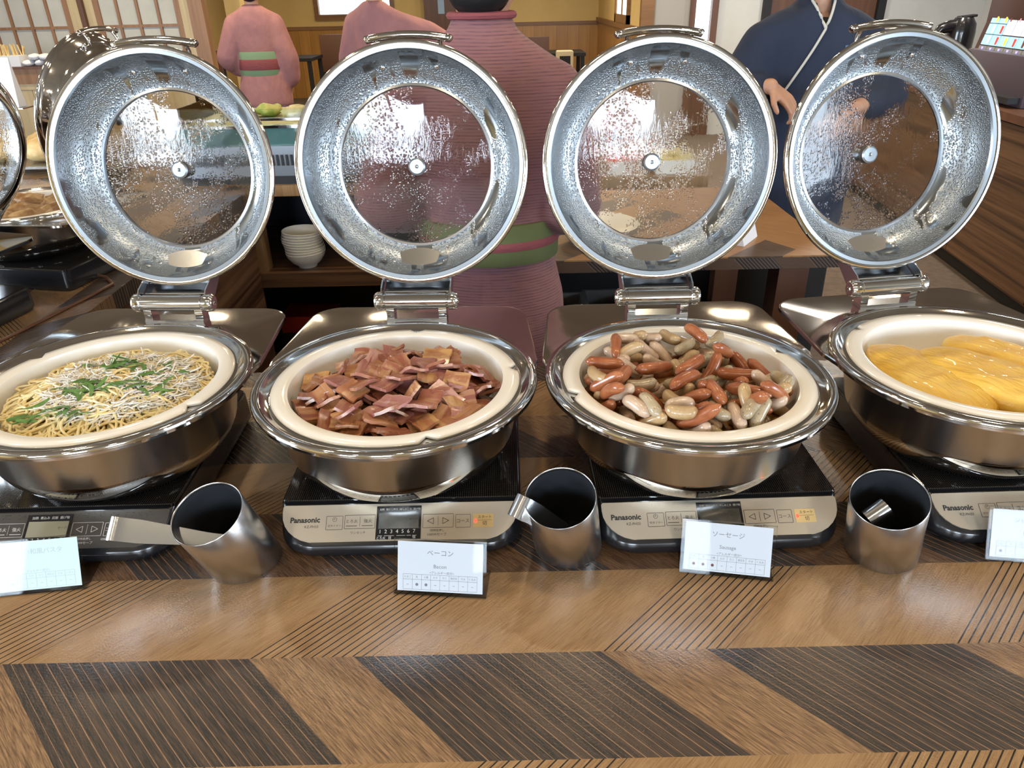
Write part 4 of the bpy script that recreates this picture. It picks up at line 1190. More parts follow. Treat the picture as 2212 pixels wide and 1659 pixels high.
# ------------------------------------------------------------------ omelettes
OX, OY = DISH[3][0], DISH[3][1]
def omelette(cx, cy, z0, L, W, H, rz, seed, label, fold):
    n, k = 40, 34
    rings = []
    for i in range(n + 1):
        u = -1 + 2 * i / n
        wv = (1 - abs(u) ** 2.6) ** 0.5 if abs(u) < 1 else 0.02
        wv = max(wv, 0.03)
        ring = []
        for j in range(k):
            a = 2 * PI * j / k
            c, s_ = math.cos(a), math.sin(a)
            yy = W / 2 * wv * math.copysign(abs(c) ** 0.75, c)
            zz = H * wv ** 0.8 * math.copysign(abs(s_) ** 0.85, s_)
            p = Vector((L / 2 * u, yy + fold * L * (1 - u * u) * 0.18, zz))
            nv = mnoise.noise(Vector((p.x * 38 + seed, p.y * 38, seed))) * 0.0032 + mnoise.noise(Vector((p.x * 90 + seed, p.y * 30, seed * 2))) * 0.0014
            crease = -0.0035 * math.exp(-((p.y - 0.012 * math.sin(p.x * 40 + seed)) / 0.004) ** 2) if s_ > 0.3 and u > -0.2 else 0
            p.z += (nv + crease) if s_ > 0 else 0
            wx_ = cx + p.x * math.cos(rz) - p.y * math.sin(rz) - OX; wy_ = cy + p.x * math.sin(rz) + p.y * math.cos(rz) - OY
            rr_ = math.hypot(wx_, wy_)
            if rr_ > 0.128:
                f_ = (0.128 + 0.15 * min(0.02, rr_ - 0.128)) / rr_
                wx_, wy_ = wx_ * f_ + OX - cx, wy_ * f_ + OY - cy
                p.x = wx_ * math.cos(rz) + wy_ * math.sin(rz); p.y = -wx_ * math.sin(rz) + wy_ * math.cos(rz)
            ring.append(p)
        rings.append(ring)
    o = MB().loft(rings).build('omelette', M['egg'], None, ang=75)
    o.location = (cx, cy, z0); o.rotation_euler = (0, 0, rz)
    tag(o, label, 'omelette', 'omelettes in the pan')
omelette(0.535, 0.848, 0.143, 0.205, 0.128, 0.022, R(-68), 2.0, 'smooth yellow omelette lying beneath the folded one', 0.05)
omelette(0.622, 0.822, 0.151, 0.215, 0.105, 0.022, R(-60), 5.0, 'folded yellow omelette lapping over the smooth one', -0.08)
omelette(0.680, 0.885, 0.145, 0.185, 0.085, 0.022, R(-55), 9.0, 'yellow omelette tucked behind the folded one', 0.0)

# ------------------------------------------------------------------ whitebait spaghetti
random.seed(21)
PX, PY = DISH[0][0], DISH[0][1]
def pmound(x, y):
    r = math.hypot(x, y)
    return mound(r, 0.146, 0.166, 0.122) + 0.004 * mnoise.noise(Vector((x * 25, y * 25, 3.0)))
mb = MB()
for i in range(430):
    rr = 0.121 * math.sqrt(random.random()); an = random.uniform(0, 2 * PI)
    x, y = rr * math.cos(an), rr * math.sin(an)
    h = random.uniform(0, 2 * PI); cv = random.uniform(-55, 55); dcv = random.uniform(-60, 60)
    lay = random.uniform(-0.004, 0.006)
    pts = []
    for s_ in range(26):
        lim = math.hypot(x, y)
        if lim > 0.123:
            tgt = math.atan2(-y, -x)
            dd = (tgt - h + PI) % (2 * PI) - PI
            h += 0.5 * dd
        pts.append((x, y, pmound(x, y) + lay + 0.0022 * math.sin(s_ * 0.5 + i)))
        x += 0.0052 * math.cos(h); y += 0.0052 * math.sin(h)
        h += cv * 0.0052; cv += dcv * 0.05 + random.uniform(-6, 6)
        cv = max(-90, min(90, cv))
    mb.tube(pts, 0.00175, 6)
o = mb.build('spaghetti', M['pasta'], None, ang=80)
o.location = (PX, PY, 0); tag(o, 'tangle of pale yellow spaghetti in the pasta pan', 'spaghetti', kind='stuff')
rings = []
for i in range(14):
    r = 0.127 * (i + 0.02) / 13
    rings.append([(r * math.cos(2 * PI * j / 48), r * math.sin(2 * PI * j / 48), pmound(r * math.cos(2 * PI * j / 48), r * math.sin(2 * PI * j / 48)) - 0.0045) for j in range(48)])
rings.append([(0.118 * math.cos(2 * PI * j / 48), 0.118 * math.sin(2 * PI * j / 48), 0.125) for j in range(48)])
o = MB().loft(rings).build('spaghetti_bed', M['pasta'], None)
o.location = (PX, PY, 0); tag(o, 'dense lower layer of spaghetti in the pasta pan', 'spaghetti', kind='stuff')
mb = MB()
for i in range(1700):
    rr = 0.092 * math.sqrt(random.random()) ; an = random.uniform(0, 2 * PI)
    x, y = rr * math.cos(an) * 1.02 + 0.022, rr * math.sin(an) * 0.95 - 0.004
    if math.hypot(x, y) > 0.114: continue
    if mnoise.noise(Vector((x * 30, y * 30, 9))) < -0.28: continue
    h = random.uniform(0, 2 * PI); cv = random.uniform(-120, 120); L = random.uniform(0.012, 0.021)
    z0 = pmound(x, y) + random.uniform(0.004, 0.0085); sl = random.uniform(-0.35, 0.35)
    pts = []
    for s_ in range(7):
        pts.append((x, y, z0 + sl * s_ * L / 6))
        x += L / 6 * math.cos(h); y += L / 6 * math.sin(h); h += cv * L / 6
    mb.tube(pts, lambda t: 0.0013 * (1 - 0.6 * t) if t > 0.1 else 0.0010, 5)
o = mb.build('whitebait', M['whitebait'], None, ang=80)
o.location = (PX, PY, 0); tag(o, 'scatter of tiny white boiled whitebait over the spaghetti', 'whitebait', kind='stuff')
def shiso_mesh(seed):
    rnd = random.Random(seed)
    L, w = rnd.uniform(0.018, 0.042), rnd.uniform(0.0035, 0.0065)
    n = 8; rings = []
    tw = rnd.uniform(-1.5, 1.5); bd = rnd.uniform(-20, 20); bz = rnd.uniform(-8, 4)
    for i in range(n):
        t = i / (n - 1); x = L * (t - 0.5)
        ww = w * (0.25 + 0.75 * math.sin(PI * min(1, max(0.08, t * 0.9 + 0.05)))) / 2
        a = tw * (t - 0.5)
        d = Vector((0, math.cos(a), math.sin(a))) * ww; nn = Vector((0, -math.sin(a), math.cos(a))) * 0.0002
        p = Vector((x, bd * x * x, bz * x * x))
        rings.append([p - d - nn, p + d - nn, p + d + nn, p - d + nn])
    return MB().loft(rings).mesh('shiso_strip', M['shiso'], ang=60)
shm = [shiso_mesh(i) for i in range(9)]
clus = [(-0.012, -0.030, 0.032, 20), (0.006, 0.032, 0.034, 14), (-0.030, -0.078, 0.040, 12), (0.050, -0.020, 0.040, 8), (0.06, 0.02, 0.03, 6), (-0.06, -0.09, 0.02, 5), (0.075, -0.03, 0.02, 4)]
for cx, cy, sd, n in clus:
    for i in range(n):
        x, y = cx + random.gauss(0, sd * 0.55), cy + random.gauss(0, sd * 0.3)
        if math.hypot(x, y) > 0.112: continue
        o = bpy.data.objects.new('shiso_strip', random.choice(shm)); COL.objects.link(o)
        o.location = (PX + x, PY + y, pmound(x, y) + 0.0095 + random.uniform(0, 0.002))
        o.rotation_euler = (random.gauss(0, 0.35), random.gauss(0, 0.2), random.gauss(0.1, 0.9))
        tag(o, 'thin shredded strip of green shiso on the spaghetti', 'shiso', 'shredded shiso on the pasta')

# ------------------------------------------------------------------ left counter: fish dish, orange dish
def plain_cooker(loc, rz, label):
    root = empty('induction_cooker', loc, rz)
    tag(root, label, 'cooker')
    mk('body', ck_body, root); mk('glass_top', ck_glass, root)
    for fx in (-0.12, 0.12):
        for fy in (0.02, 0.27):
            o = mk('foot', ck_foot, root); o.location = (fx, fy, 0)
    return root
LR = R(-101)
for (dx, dy), dlab, clab, plab in (((-1.205, 1.83), 'open steel chafing dish of brown simmered fish on the side counter', 'black induction cooker under the simmered fish dish', 'white porcelain food pan holding the simmered fish'),
                             ((-1.285, 1.44), 'steel chafing dish of orange food on the side counter, lid raised', 'black induction cooker under the orange food dish', 'white porcelain food pan holding the orange food')):
    v = Matrix.Rotation(LR, 3, 'Z') @ Vector((0, -0.106, 0))
    plain_cooker((dx + v.x, dy + v.y, 0), LR, clab)
    make_dish((dx, dy, BZ), LR, dlab, group='chafing dishes on the side counter')
    ins = mk('food_pan', insert_mesh(())); ins.location = (dx, dy, BZ)
    tag(ins, plab, 'food pan', 'porcelain pans on the side counter')
def lump(name, loc, r, seed, m, label, cat, group, rz=0.0, amp=0.25):
    mb = MB()
    n, k = 16, 10
    rings = []
    for i in range(k + 1):
        th = PI * min(0.985, max(0.015, i / k))
        ring = []
        for j in range(n):
            a = 2 * PI * j / n
            d = Vector((math.sin(th) * math.cos(a), math.sin(th) * math.sin(a), -math.cos(th)))
            s_ = 1 + amp * mnoise.noise(d * 1.6 + Vector((seed, seed * 2, 0))) + amp * 0.4 * mnoise.noise(d * 4 + Vector((seed, 0, 0)))
            ring.append((d.x * r[0] * s_, d.y * r[1] * s_, d.z * r[2] * s_))
        rings.append(ring)
    o = MB().loft(rings).build(name, m, None, ang=70)
    o.location = loc; o.rotation_euler = (0, 0, rz)
    tag(o, label, cat, group)
    return o
random.seed(31)
for i, (x, y, z, a) in enumerate(((0.03, -0.05, 0.158, 20), (-0.05, -0.03, 0.156, 60), (0.06, 0.03, 0.155, 110), (-0.02, 0.05, 0.157, 160), (0.09, -0.035, 0.152, 80), (-0.085, 0.02, 0.152, 30), (0.0, -0.09, 0.150, 5), (0.06, -0.08, 0.150, 40))):
    lump('simmered_fish_piece', (-1.205 + x, 1.83 + y, z), (0.046, 0.030, 0.024), 3.1 * i + 1, M['fish'], 'brown chunk of simmered fish in the side dish', 'fish', 'simmered fish pieces', R(a), 0.4)
for i, (x, y) in enumerate(((0.08, 0.02), (0.03, 0.05), (0.06, -0.05), (0.0, -0.02), (-0.06, 0.03), (0.105, -0.01), (-0.03, -0.07))):
    lump('orange_food_piece', (-1.285 + x, 1.44 + y, 0.156), (0.034, 0.024, 0.018), 2.3 * i + 7, M['tangerine'], 'glossy orange piece of food in the side dish', 'food', 'orange food pieces', R(37 * i), 0.2)
cbl = MB().tube([(-1.035, 1.742, 0.012), (-1.0, 1.735, 0.006), (-0.962, 1.69, 0.0035), (-0.975, 1.615, 0.0035), (-1.0, 1.50, 0.0035), (-1.03, 1.38, 0.0035), (-1.06, 1.28, 0.0035), (-1.2, 1.22, 0.0035)], 0.0035, 8).build('power_cord', M['wood_brown'], None)
tag(cbl, 'thin brown power cord trailing over the side counter', 'cord')

# bread on a tray beyond the side counter
bs = empty('bread_tray', (-2.05, 3.2, 0.0))
tag(bs, 'shallow steel tray of bread rolls on short legs', 'tray')
boxobj('tray', -0.42, 0.42, -0.2, 0.2, 0.025, 0.035, M['steel'], bs)
for sx in (-0.38, 0.38):
    for sy in (-0.17, 0.17):
        MB().tube([(sx, sy, 0.0), (sx, sy, 0.026)], 0.008, 8).build('leg', M['steel'], bs)
for i, (x, y) in enumerate(((-0.02, -0.09), (0.16, -0.09), (-0.20, -0.09), (0.07, 0.09), (-0.11, 0.09), (0.26, 0.09))):
    lump('bread_roll', (-2.05 + x, 3.2 + y, 0.084), (0.085, 0.06, 0.047), 1.7 * i, M['bread'], 'golden bread roll on the metal tray', 'bread', 'bread rolls on the tray', R(20 * i), 0.12)

# ------------------------------------------------------------------ cabinet below the shoji with chopsticks and towels
cab = empty('serving_cabinet', (-3.8, 6.2, FZ))
tag(cab, 'pale wood plank cabinet in front of the shoji doors', 'cabinet')
boxobj('body', -0.9, 0.62, -0.17, 0.3, 0.0, 0.9, M['wood_pale'], cab)
boxobj('top_board', -0.92, 0.65, -0.2, 0.3, 1.03, 1.045, M['wood_brown'], cab)
boxobj('drawer_front', -0.9, 0.63, -0.19, 0.3, 0.925, 1.03, M['wood_shoji'], cab)
boxobj('rail', -0.9, 0.63, -0.185, 0.3, 0.885, 0.925, M['wood_pale'], cab)
pk = MB().box(-0.088, 0.088, -0.012, 0.0, 0.02, 0.88).mesh('plank', M['wood_pale'], smooth=False)
for i in range(8):
    o = mk('plank', pk, cab); o.location = (-0.80 + i * 0.18, -0.17, 0)
hd = empty('chopstick_box', (-3.78, 6.1, 0.196))
tag(hd, 'white box packed upright with disposable chopsticks', 'chopsticks')
boxobj('box', -0.20, 0.13, -0.06, 0.06, 0.0, 0.075, M['white_paper'], hd)
random.seed(8)
cs = MB().box(-0.004, 0.004, -0.003, 0.003, 0.0, 0.13).mesh('chopstick', M['chopstick'], smooth=False)
for i in range(46):
    o = mk('chopstick', cs, hd); o.location = (-0.19 + i * 0.0067, random.uniform(-0.05, 0.05), 0.005 + random.uniform(0, 0.02)); o.rotation_euler = (random.gauss(0, 0.1), random.gauss(0, 0.12), 0)
for i, (x, y, z) in enumerate(((-3.60, 6.08, 0.218), (-3.52, 6.1, 0.218), (-3.44, 6.09, 0.218), (-3.36, 6.1, 0.218), (-3.56, 6.09, 0.258), (-3.48, 6.09, 0.258), (-3.40, 6.1, 0.258))):
    lump('wrapped_towel', (x, y, z), (0.041, 0.07, 0.023), i * 1.3, M['white_paper'], 'white wrapped hand towel beside the chopsticks', 'towel', 'wrapped towels on the cabinet', R(3 * i), 0.12)
pc = MB().add([(0, 0, 0), (0.22, 0, 0), (0.22, 0.06, 0.0), (0, 0.06, 0.0), (0.0, 0.028, 0.2), (0.22, 0.028, 0.2), (0.22, 0.032, 0.2), (0, 0.032, 0.2)], [(3, 2, 1, 0), (4, 5, 6, 7), (0, 1, 5, 4), (1, 2, 6, 5), (2, 3, 7, 6), (3, 0, 4, 7)]).build('tent_notice', M['white_paper'], None, smooth=False)
pc.location = (-2.36, 3.435, 0.207); pc.rotation_euler = (0, 0, 0)
tag(pc, 'white paper tent notice standing before the plank cabinet', 'sign')
ns = empty('notice_stand', (-2.25, 3.44, 0.0)); tag(ns, 'dark slim pedestal carrying the white paper notice', 'stand')
boxobj('column', -0.012, 0.012, -0.012, 0.012, 0.01, 0.20, M['steel'], ns); boxobj('foot', -0.07, 0.07, -0.03, 0.05, 0.0, 0.01, M['steel'], ns); boxobj('tray', -0.12, 0.13, -0.015, 0.07, 0.20, 0.206, M['steel'], ns)

# ------------------------------------------------------------------ on and under the back counter
cc = empty('cold_case', (-0.78, 3.05, 0.0))
tag(cc, 'refrigerated glass-topped salad case with vent slots on the back counter', 'cold case')
boxobj('foot_board', -0.42, 0.5, -0.30, 0.28, 0.0, 0.03, M['near_black'], cc)
boxobj('steel_base', -0.42, 0.5, -0.30, 0.28, 0.03, 0.135, M['case_steel'], cc)
vs_ = MB().box(-0.004, 0.004, -0.306, -0.299, 0.068, 0.106).mesh('vent_slot', M['near_black'], smooth=False)
for i in range(52):
    o = mk('vent_slot', vs_, cc); o.location = (-0.40 + i * 0.0172, 0, 0)
boxobj('teal_front', -0.40, 0.48, -0.27, -0.255, 0.135, 0.195, M['case_teal'], cc)
boxobj('frost_tray', -0.40, 0.48, -0.25, 0.26, 0.135, 0.20, M['cream_food'], cc)
boxobj('glass_front', -0.41, 0.49, -0.285, -0.279, 0.135, 0.26, M['glass'], cc)
boxobj('glass_side', -0.416, -0.41, -0.285, 0.27, 0.135, 0.26, M['glass'], cc)
boxobj('steel_rail', -0.42, 0.5, -0.29, -0.27, 0.196, 0.206, M['chrome'], cc)
boxobj('steel_rail', -0.42, 0.5, -0.29, -0.275, 0.222, 0.230, M['chrome'], cc)
for i in range(7):
    lump('salad_heap', (-1.05 + i * 0.12, 3.0 + 0.05 * (i % 2), 0.222), (0.05, 0.06, 0.024), i * 2.1, M['salad' if i % 2 else 'cream_food'], 'small heap of leafy salad inside the cold case' if i % 2 else 'small heap of creamy salad inside the cold case', 'salad', 'salads in the cold case', 0, 0.4)
for i, x in enumerate((0.06, 0.25, 0.44, 0.63)):
    tr = empty('salad_tray', (x, 2.90, 0.0)); tag(tr, ['white tray of creamy salad on the back counter', 'white tray of leafy salad on the back counter', 'white tray of red fruit on the back counter', 'white tray of mixed cream salad at the end of the back counter'][i], 'tray', 'salad trays on the back counter')
    mb = MB(); po = rrect(0.17, 0.26, 0.02, 4); pi_ = rrect(0.155, 0.245, 0.018, 4)
    mb.loft([[(a * 0.9, b * 0.94, 0.0) for a, b in po], [(a, b, 0.05) for a, b in po], [(a, b, 0.05) for a, b in pi_], [(a * 0.9, b * 0.94, 0.008) for a, b in pi_]])
    mb.build('dish', M['porcelain_white'], tr, ang=30)
    for j in range(6):
        lump('salad_portion', (x - 0.034 + 0.068 * (j % 2), 2.90 - 0.072 + 0.072 * (j // 2), 0.035), (0.034, 0.036, 0.026), i * 9 + j, M[('cream_food', 'salad', 'red_food', 'cream_food')[i]], ['portion of creamy salad in the tray', 'portion of leafy salad in the tray', 'red fruit piece in the tray', 'portion of mixed cream salad in the tray'][i], 'salad', ['creamy salad portions', 'leafy salad portions', 'red fruit portions', 'mixed salad portions'][i], 0, 0.4)
fl = empty('flower_pot', (0.43, 3.15, 0.0)); tag(fl, 'pot of bright red flowers behind the salad trays', 'plant')
MB().lathe([(0.04, 0.0), (0.06, 0.09), (0.055, 0.09), (0.05, 0.07), (0.002, 0.07)], 20).build('pot', M['wood_brown'], fl)
random.seed(3)
mb = MB()
for i in range(60):
    a, b = random.uniform(0, 2 * PI), random.uniform(0, 1)
    mb.sphere((0.09 * math.cos(a) * b, 0.09 * math.sin(a) * b, 0.11 + 0.06 * random.random()), (0.018, 0.018, 0.008), 6, 4)
mb.build('blossoms', M['red_food'], fl)

def bowl_mesh():
    return MB().lathe([(0.002, 0.004), (0.030, 0.004), (0.031, 0.0), (0.036, 0.0), (0.037, 0.006), (0.058, 0.022), (0.074, 0.046), (0.0785, 0.062), (0.0765, 0.063), (0.071, 0.047), (0.055, 0.026), (0.034, 0.011), (0.002, 0.009)], 40).mesh('rice_bowl', M['porcelain_white'], ang=50)
bmsh = bowl_mesh()
ords = ['bottom bowl of the white stack on the shelf', 'second bowl from the bottom of the white stack on the shelf', 'third bowl from the bottom of the white stack on the shelf', 'fourth bowl from the bottom of the white stack on the shelf', 'middle bowl of the white stack on the shelf', 'fourth bowl from the top of the white stack on the shelf', 'third bowl from the top of the white stack on the shelf', 'second bowl from the top of the white stack on the shelf', 'top bowl of the white stack on the shelf']
for i in range(9):
    o = mk('rice_bowl', bmsh); o.location = (-0.812 + (0.008 if i < 2 else 0.003 * math.sin(i)), 2.815, -0.338 + i * 0.0105)
    o.rotation_euler = (0, R(1.5) if i > 1 else R(-2), 0)
    tag(o, ords[i], 'bowl', 'stack of white bowls on the shelf')
o = MB().lathe([(0.002, 0), (0.034, 0), (0.034, 0.0006), (0.002, 0.0006)], 24).build('cable_hole_disc', M['near_black'], None); o.location = (-1.03, 2.80, -0.338)  # flat black disc paints the darkness of an open cable hole
tag(o, 'round black disc standing in for the open cable hole on the shelf beside the post', 'hole')
bxr = empty('carton', (-0.87, 2.98, FZ)); tag(bxr, 'red and black printed carton on the floor below the shelf', 'box')
boxobj('box', -0.11, 0.11, -0.09, 0.09, 0.0, 0.26, M['box_red'], bxr)
boxobj('black_band', -0.112, 0.112, -0.0912, 0.09, 0.11, 0.19, M['near_black'], bxr)
boxobj('white_band', -0.112, 0.112, -0.0912, 0.09, 0.075, 0.105, M['wall_grey'], bxr)
o = mk('salad_bowl', MB().lathe([(0.002, 0.0), (0.045, 0.0), (0.08, 0.018), (0.115, 0.045), (0.113, 0.046), (0.08, 0.022), (0.002, 0.006)], 40).mesh('salad_bowl', M['porcelain_white'], ang=50)); o.location = (0.245, 1.985, 0.0)
tag(o, 'wide white bowl on the low table beside the staff member', 'bowl')
tc = MB().add([(0, -0.03, 0), (0.11, -0.03, 0), (0.11, 0.035, 0), (0, 0.035, 0), (0.0, 0.0, 0.09), (0.11, 0.0, 0.09), (0.11, 0.003, 0.09), (0, 0.003, 0.09)], [(3, 2, 1, 0), (4, 5, 6, 7), (0, 1, 5, 4), (1, 2, 6, 5), (2, 3, 7, 6), (3, 0, 4, 7)]).build('tent_card', M['white_paper'], None, smooth=False)
tc.location = (0.60, 1.90, 0.0); tc.rotation_euler = (0, 0, R(55)); tag(tc, 'blank white tent card on the low inlaid table', 'sign')
for i, (x, y, lab) in enumerate(((0.10, 2.06, 'grey plastic crate of bagged snacks beside the aisle under the low table'), (0.36, 2.08, 'grey plastic crate of bagged snacks next to the table leg'))):
    cr = empty('crate', (x, y, -0.385)); tag(cr, lab, 'crate', 'crates under the low table')
    mb = MB()
    for a, b, c, d in ((-0.12, 0.12, -0.13, -0.12), (-0.12, 0.12, 0.12, 0.13), (-0.13, -0.12, -0.13, 0.13), (0.12, 0.13, -0.13, 0.13)): mb.box(a, b, c, d, 0.0, 0.15)
    mb.box(-0.12, 0.12, -0.12, 0.12, 0.0, 0.01); mb.box(-0.005, 0.005, -0.12, 0.12, 0.01, 0.14)
    mb.build('tub', M['crate_grey'], cr, smooth=False)
    for j in range(6):
        lump('snack_bag', (x - 0.065 + 0.13 * (j % 2), y - 0.075 + 0.075 * (j // 2), -0.320), (0.046, 0.035, 0.052), i * 7 + j, M['bag' if j % 3 else 'salad'], 'crumpled clear bag of snacks in the crate' if j % 3 else 'crumpled green bag of snacks in the crate', 'bag', 'snack bags in the crates', R(6 * j), 0.25)

# ------------------------------------------------------------------ dining room furniture far behind
def chair(x, y, rz, label):
    root = empty('dining_chair', (x, y, FZ), rz); tag(root, label, 'chair', 'dining chairs')
    boxobj('seat', -0.22, 0.22, -0.22, 0.22, 0.40, 0.46, M['brown_seat'], root, bev=0.01)
    boxobj('backrest', -0.22, 0.22, 0.19, 0.24, 0.50, 1.0, M['brown_seat'], root, bev=0.01)
    for sx in (-0.2, 0.2):
        for sy in (-0.2, 0.21):
            boxobj('leg', sx - 0.02, sx + 0.02, sy - 0.02, sy + 0.02, 0.0, 0.40 if sy < 0 else 1.0, M['near_black'], root)
    return root
chair(0.32, 10.0, R(180), 'brown high-backed dining chair beside the cream heater')
chair(-3.1, 8.7, R(160), 'brown dining chair behind the left sash-wearing attendant')
chair(-2.45, 11.9, R(180), 'brown dining chair behind the small dark table')
def table(x, y, w, d, label):
    root = empty('dining_table', (x, y, FZ)); tag(root, label, 'table', 'dark dining tables')
    boxobj('table_top', -w / 2, w / 2, -d / 2, d / 2, 0.72, 0.76, M['near_black'], root)
    for sx in (-1, 1):
        for sy in (-1, 1):
            boxobj('leg', sx * (w / 2 - 0.04) - 0.025, sx * (w / 2 - 0.04) + 0.025, sy * (d / 2 - 0.04) - 0.025, sy * (d / 2 - 0.04) + 0.025, 0.0, 0.72, M['near_black'], root)
table(-2.95, 11.0, 0.75, 0.7, 'small dark dining table by the honey wainscot')
table(0.72, 10.9, 0.7, 0.7, 'small dark dining table next to the cream heater')
ht = empty('heater', (0.83, 10.45, FZ)); tag(ht, 'cream wall-side heater unit with a dark grille', 'heater')
boxobj('case', -0.16, 0.06, -0.1, 0.1, 0.0, 0.80, M['cream_plastic'], ht, bev=0.02); boxobj('grille', -0.12, 0.02, -0.106, -0.09, 0.62, 0.74, M['near_black'], ht)
pil = struct('trim_9', MB().box(-1.25, -0.72, WB - 0.16, WB, FZ, CZ), M['wood_brown'])
nt_ = boxobj('wall_notice', -1.03, -0.93, WB - 0.166, WB - 0.1605, 0.36, 0.60, M['poster']); tag(nt_, 'pale blue notice sheet on the brown pillar', 'notice')

# ------------------------------------------------------------------ drinks machine and thermos
dm_ = empty('drinks_machine', (2.92, 4.3, 0.04), R(-6)); tag(dm_, 'drinks dispenser with a lit menu of drink tiles', 'drinks machine')
boxobj('body', -0.27, 0.25, -0.42, 0.30, 0.0, 0.24, M['machine_body'], dm_, bev=0.01)
boxobj('head', -0.20, 0.25, -0.44, 0.32, 0.24, 0.85, M['machine_frame'], dm_, bev=0.01)
boxobj('drip_tray', -0.33, -0.25, -0.40, 0.28, 0.02, 0.05, M['near_black'], dm_)
sl = R(-12)
MF = Matrix.Translation((-0.225, -0.06, 0.26)) @ Matrix(((0, math.sin(-sl), -math.cos(sl), 0), (-1, 0, 0, 0), (0, math.cos(sl), math.sin(-sl), 0), (0, 0, 0, 1)))
fp = MB().box(-0.37, 0.37, -0.035, 0.52, -0.03, 0.0).build('menu_panel', M['machine_frame'], dm_, smooth=False, mat=MF)
tile = MB().box(-0.044, 0.044, 0.0, 0.052, 0, 0.004).mesh('menu_tile', M['screen_blue'], smooth=False)
strip = MB().box(-0.044, 0.044, 0.0, 0.33, 0, 0.003).mesh('menu_strip', M['screen_white'], smooth=False)
key_ = MB().prism([(-0.012, 0.008), (0.012, 0.008), (0.0, -0.010)], 0.006, 0.008).mesh('arrow_key', M['key_violet'], smooth=False)
bar_ = MB().box(-0.045, 0.045, -0.032, -0.004, 0.0, 0.006).mesh('key_plate', M['crate_grey'], smooth=False)
gl_ = {k: MB().lathe([(0.008, 0.004), (0.010, 0.004), (0.013, 0.038), (0.011, 0.042), (0.002, 0.042)], 10).mesh('drink_picture', M['drink_' + k]) for k in ('yellow', 'red', 'pale', 'cola', 'green', 'rose')}
cols = [(-0.27, 6, ['pale', 'pale', 'yellow', 'yellow', 'green', 'yellow']), (-0.175, 3, ['red', 'red', 'yellow']), (-0.08, 1, ['yellow']), (0.015, 1, ['red']), (0.11, 1, ['cola']), (0.205, 1, ['rose']), (0.30, 1, ['green'])]
for ci, (u0, nt3, dr) in enumerate(cols):
    o = mk('key_plate', bar_, fp); o.location = (u0, 0, 0)
    o = mk('arrow_key', key_, fp); o.location = (u0, -0.018, 0)
    for k in range(nt3):
        o = mk('menu_tile', tile, fp); o.location = (u0, 0.002 + k * 0.056, 0)
        o = mk('drink_picture', gl_[dr[k]], fp); o.location = (u0 + 0.022, 0.003 + k * 0.056, 0.003); o.rotation_euler = (-PI / 2, 0, 0); o.scale = (1, 0.2, 1)
        o.rotation_euler = (0, 0, 0); o.matrix_local = Matrix.Translation((u0 + 0.022, 0.004 + k * 0.056, 0.004)) @ Matrix(((1, 0, 0, 0), (0, 0, 1, 0), (0, -0.15, 0, 0), (0, 0, 0, 1)))
    if nt3 < 6:
        o = mk('menu_strip', strip, fp); o.location = (u0, 0.002 + nt3 * 0.056 + 0.002, 0)
        for q in range(3):
            cl = ('red', 'green', 'cola', 'rose')[(ci + q) % 4]
            o = mk('menu_mark', MB().box(-0.005, 0.005, 0, 0.045, 0, 0.004).mesh('menu_mark', M['drink_' + cl], smooth=False), fp); o.location = (u0 - 0.02 + 0.012 * q, 0.07 + nt3 * 0.056 + q * 0.06, 0.001)
th_ = empty('thermos', (2.86, 5.05, 0.04)); tag(th_, 'bronze airpot thermos with black pump head', 'thermos')
MB().lathe([(0.002, 0.0), (0.075, 0.0), (0.078, 0.01), (0.078, 0.20), (0.074, 0.21), (0.002, 0.21)], 28).build('body', M['thermos_gold'], th_)
mb = MB().lathe([(0.002, 0.209), (0.079, 0.209), (0.080, 0.30), (0.074, 0.35), (0.05, 0.385), (0.002, 0.39)], 28)
mb.tube([(-0.02, 0, 0.335), (-0.09, 0, 0.335), (-0.14, 0, 0.320), (-0.155, 0, 0.290)], lambda t: 0.045 - 0.022 * t, 10)
mb.build('pump_head', M['black_plastic'], th_)
MB().tube([(-0.03, -0.03, 0.385), (0.06, -0.02, 0.395), (0.06, 0.02, 0.395), (-0.03, 0.03, 0.385)], 0.008, 6).build('handle', M['black_plastic'], th_)

# ------------------------------------------------------------------ people
def remesh(mb, name, m, voxel, smooth=6, cut=None):
    me = bpy.data.meshes.new('tmp'); me.from_pydata([tuple(v) for v in mb.v], [], mb.f)
    ob = bpy.data.objects.new('tmp', me); COL.objects.link(ob)
    md = ob.modifiers.new('r', 'REMESH'); md.mode = 'VOXEL'; md.voxel_size = voxel
    sm = ob.modifiers.new('s', 'SMOOTH'); sm.iterations = smooth; sm.factor = 0.5
    dg = bpy.context.evaluated_depsgraph_get()
    out = bpy.data.meshes.new_from_object(ob.evaluated_get(dg))
    bpy.data.objects.remove(ob); bpy.data.meshes.remove(me)
    if cut:
        bm = bmesh.new(); bm.from_mesh(out)
        bmesh.ops.delete(bm, geom=[f for f in bm.faces if cut(f.calc_center_median())], context='FACES')
        bm.to_mesh(out); bm.free()
    out.name = name; out.materials.clear(); out.materials.append(m)
    out.polygons.foreach_set('use_smooth', [True] * len(out.polygons))
    return out
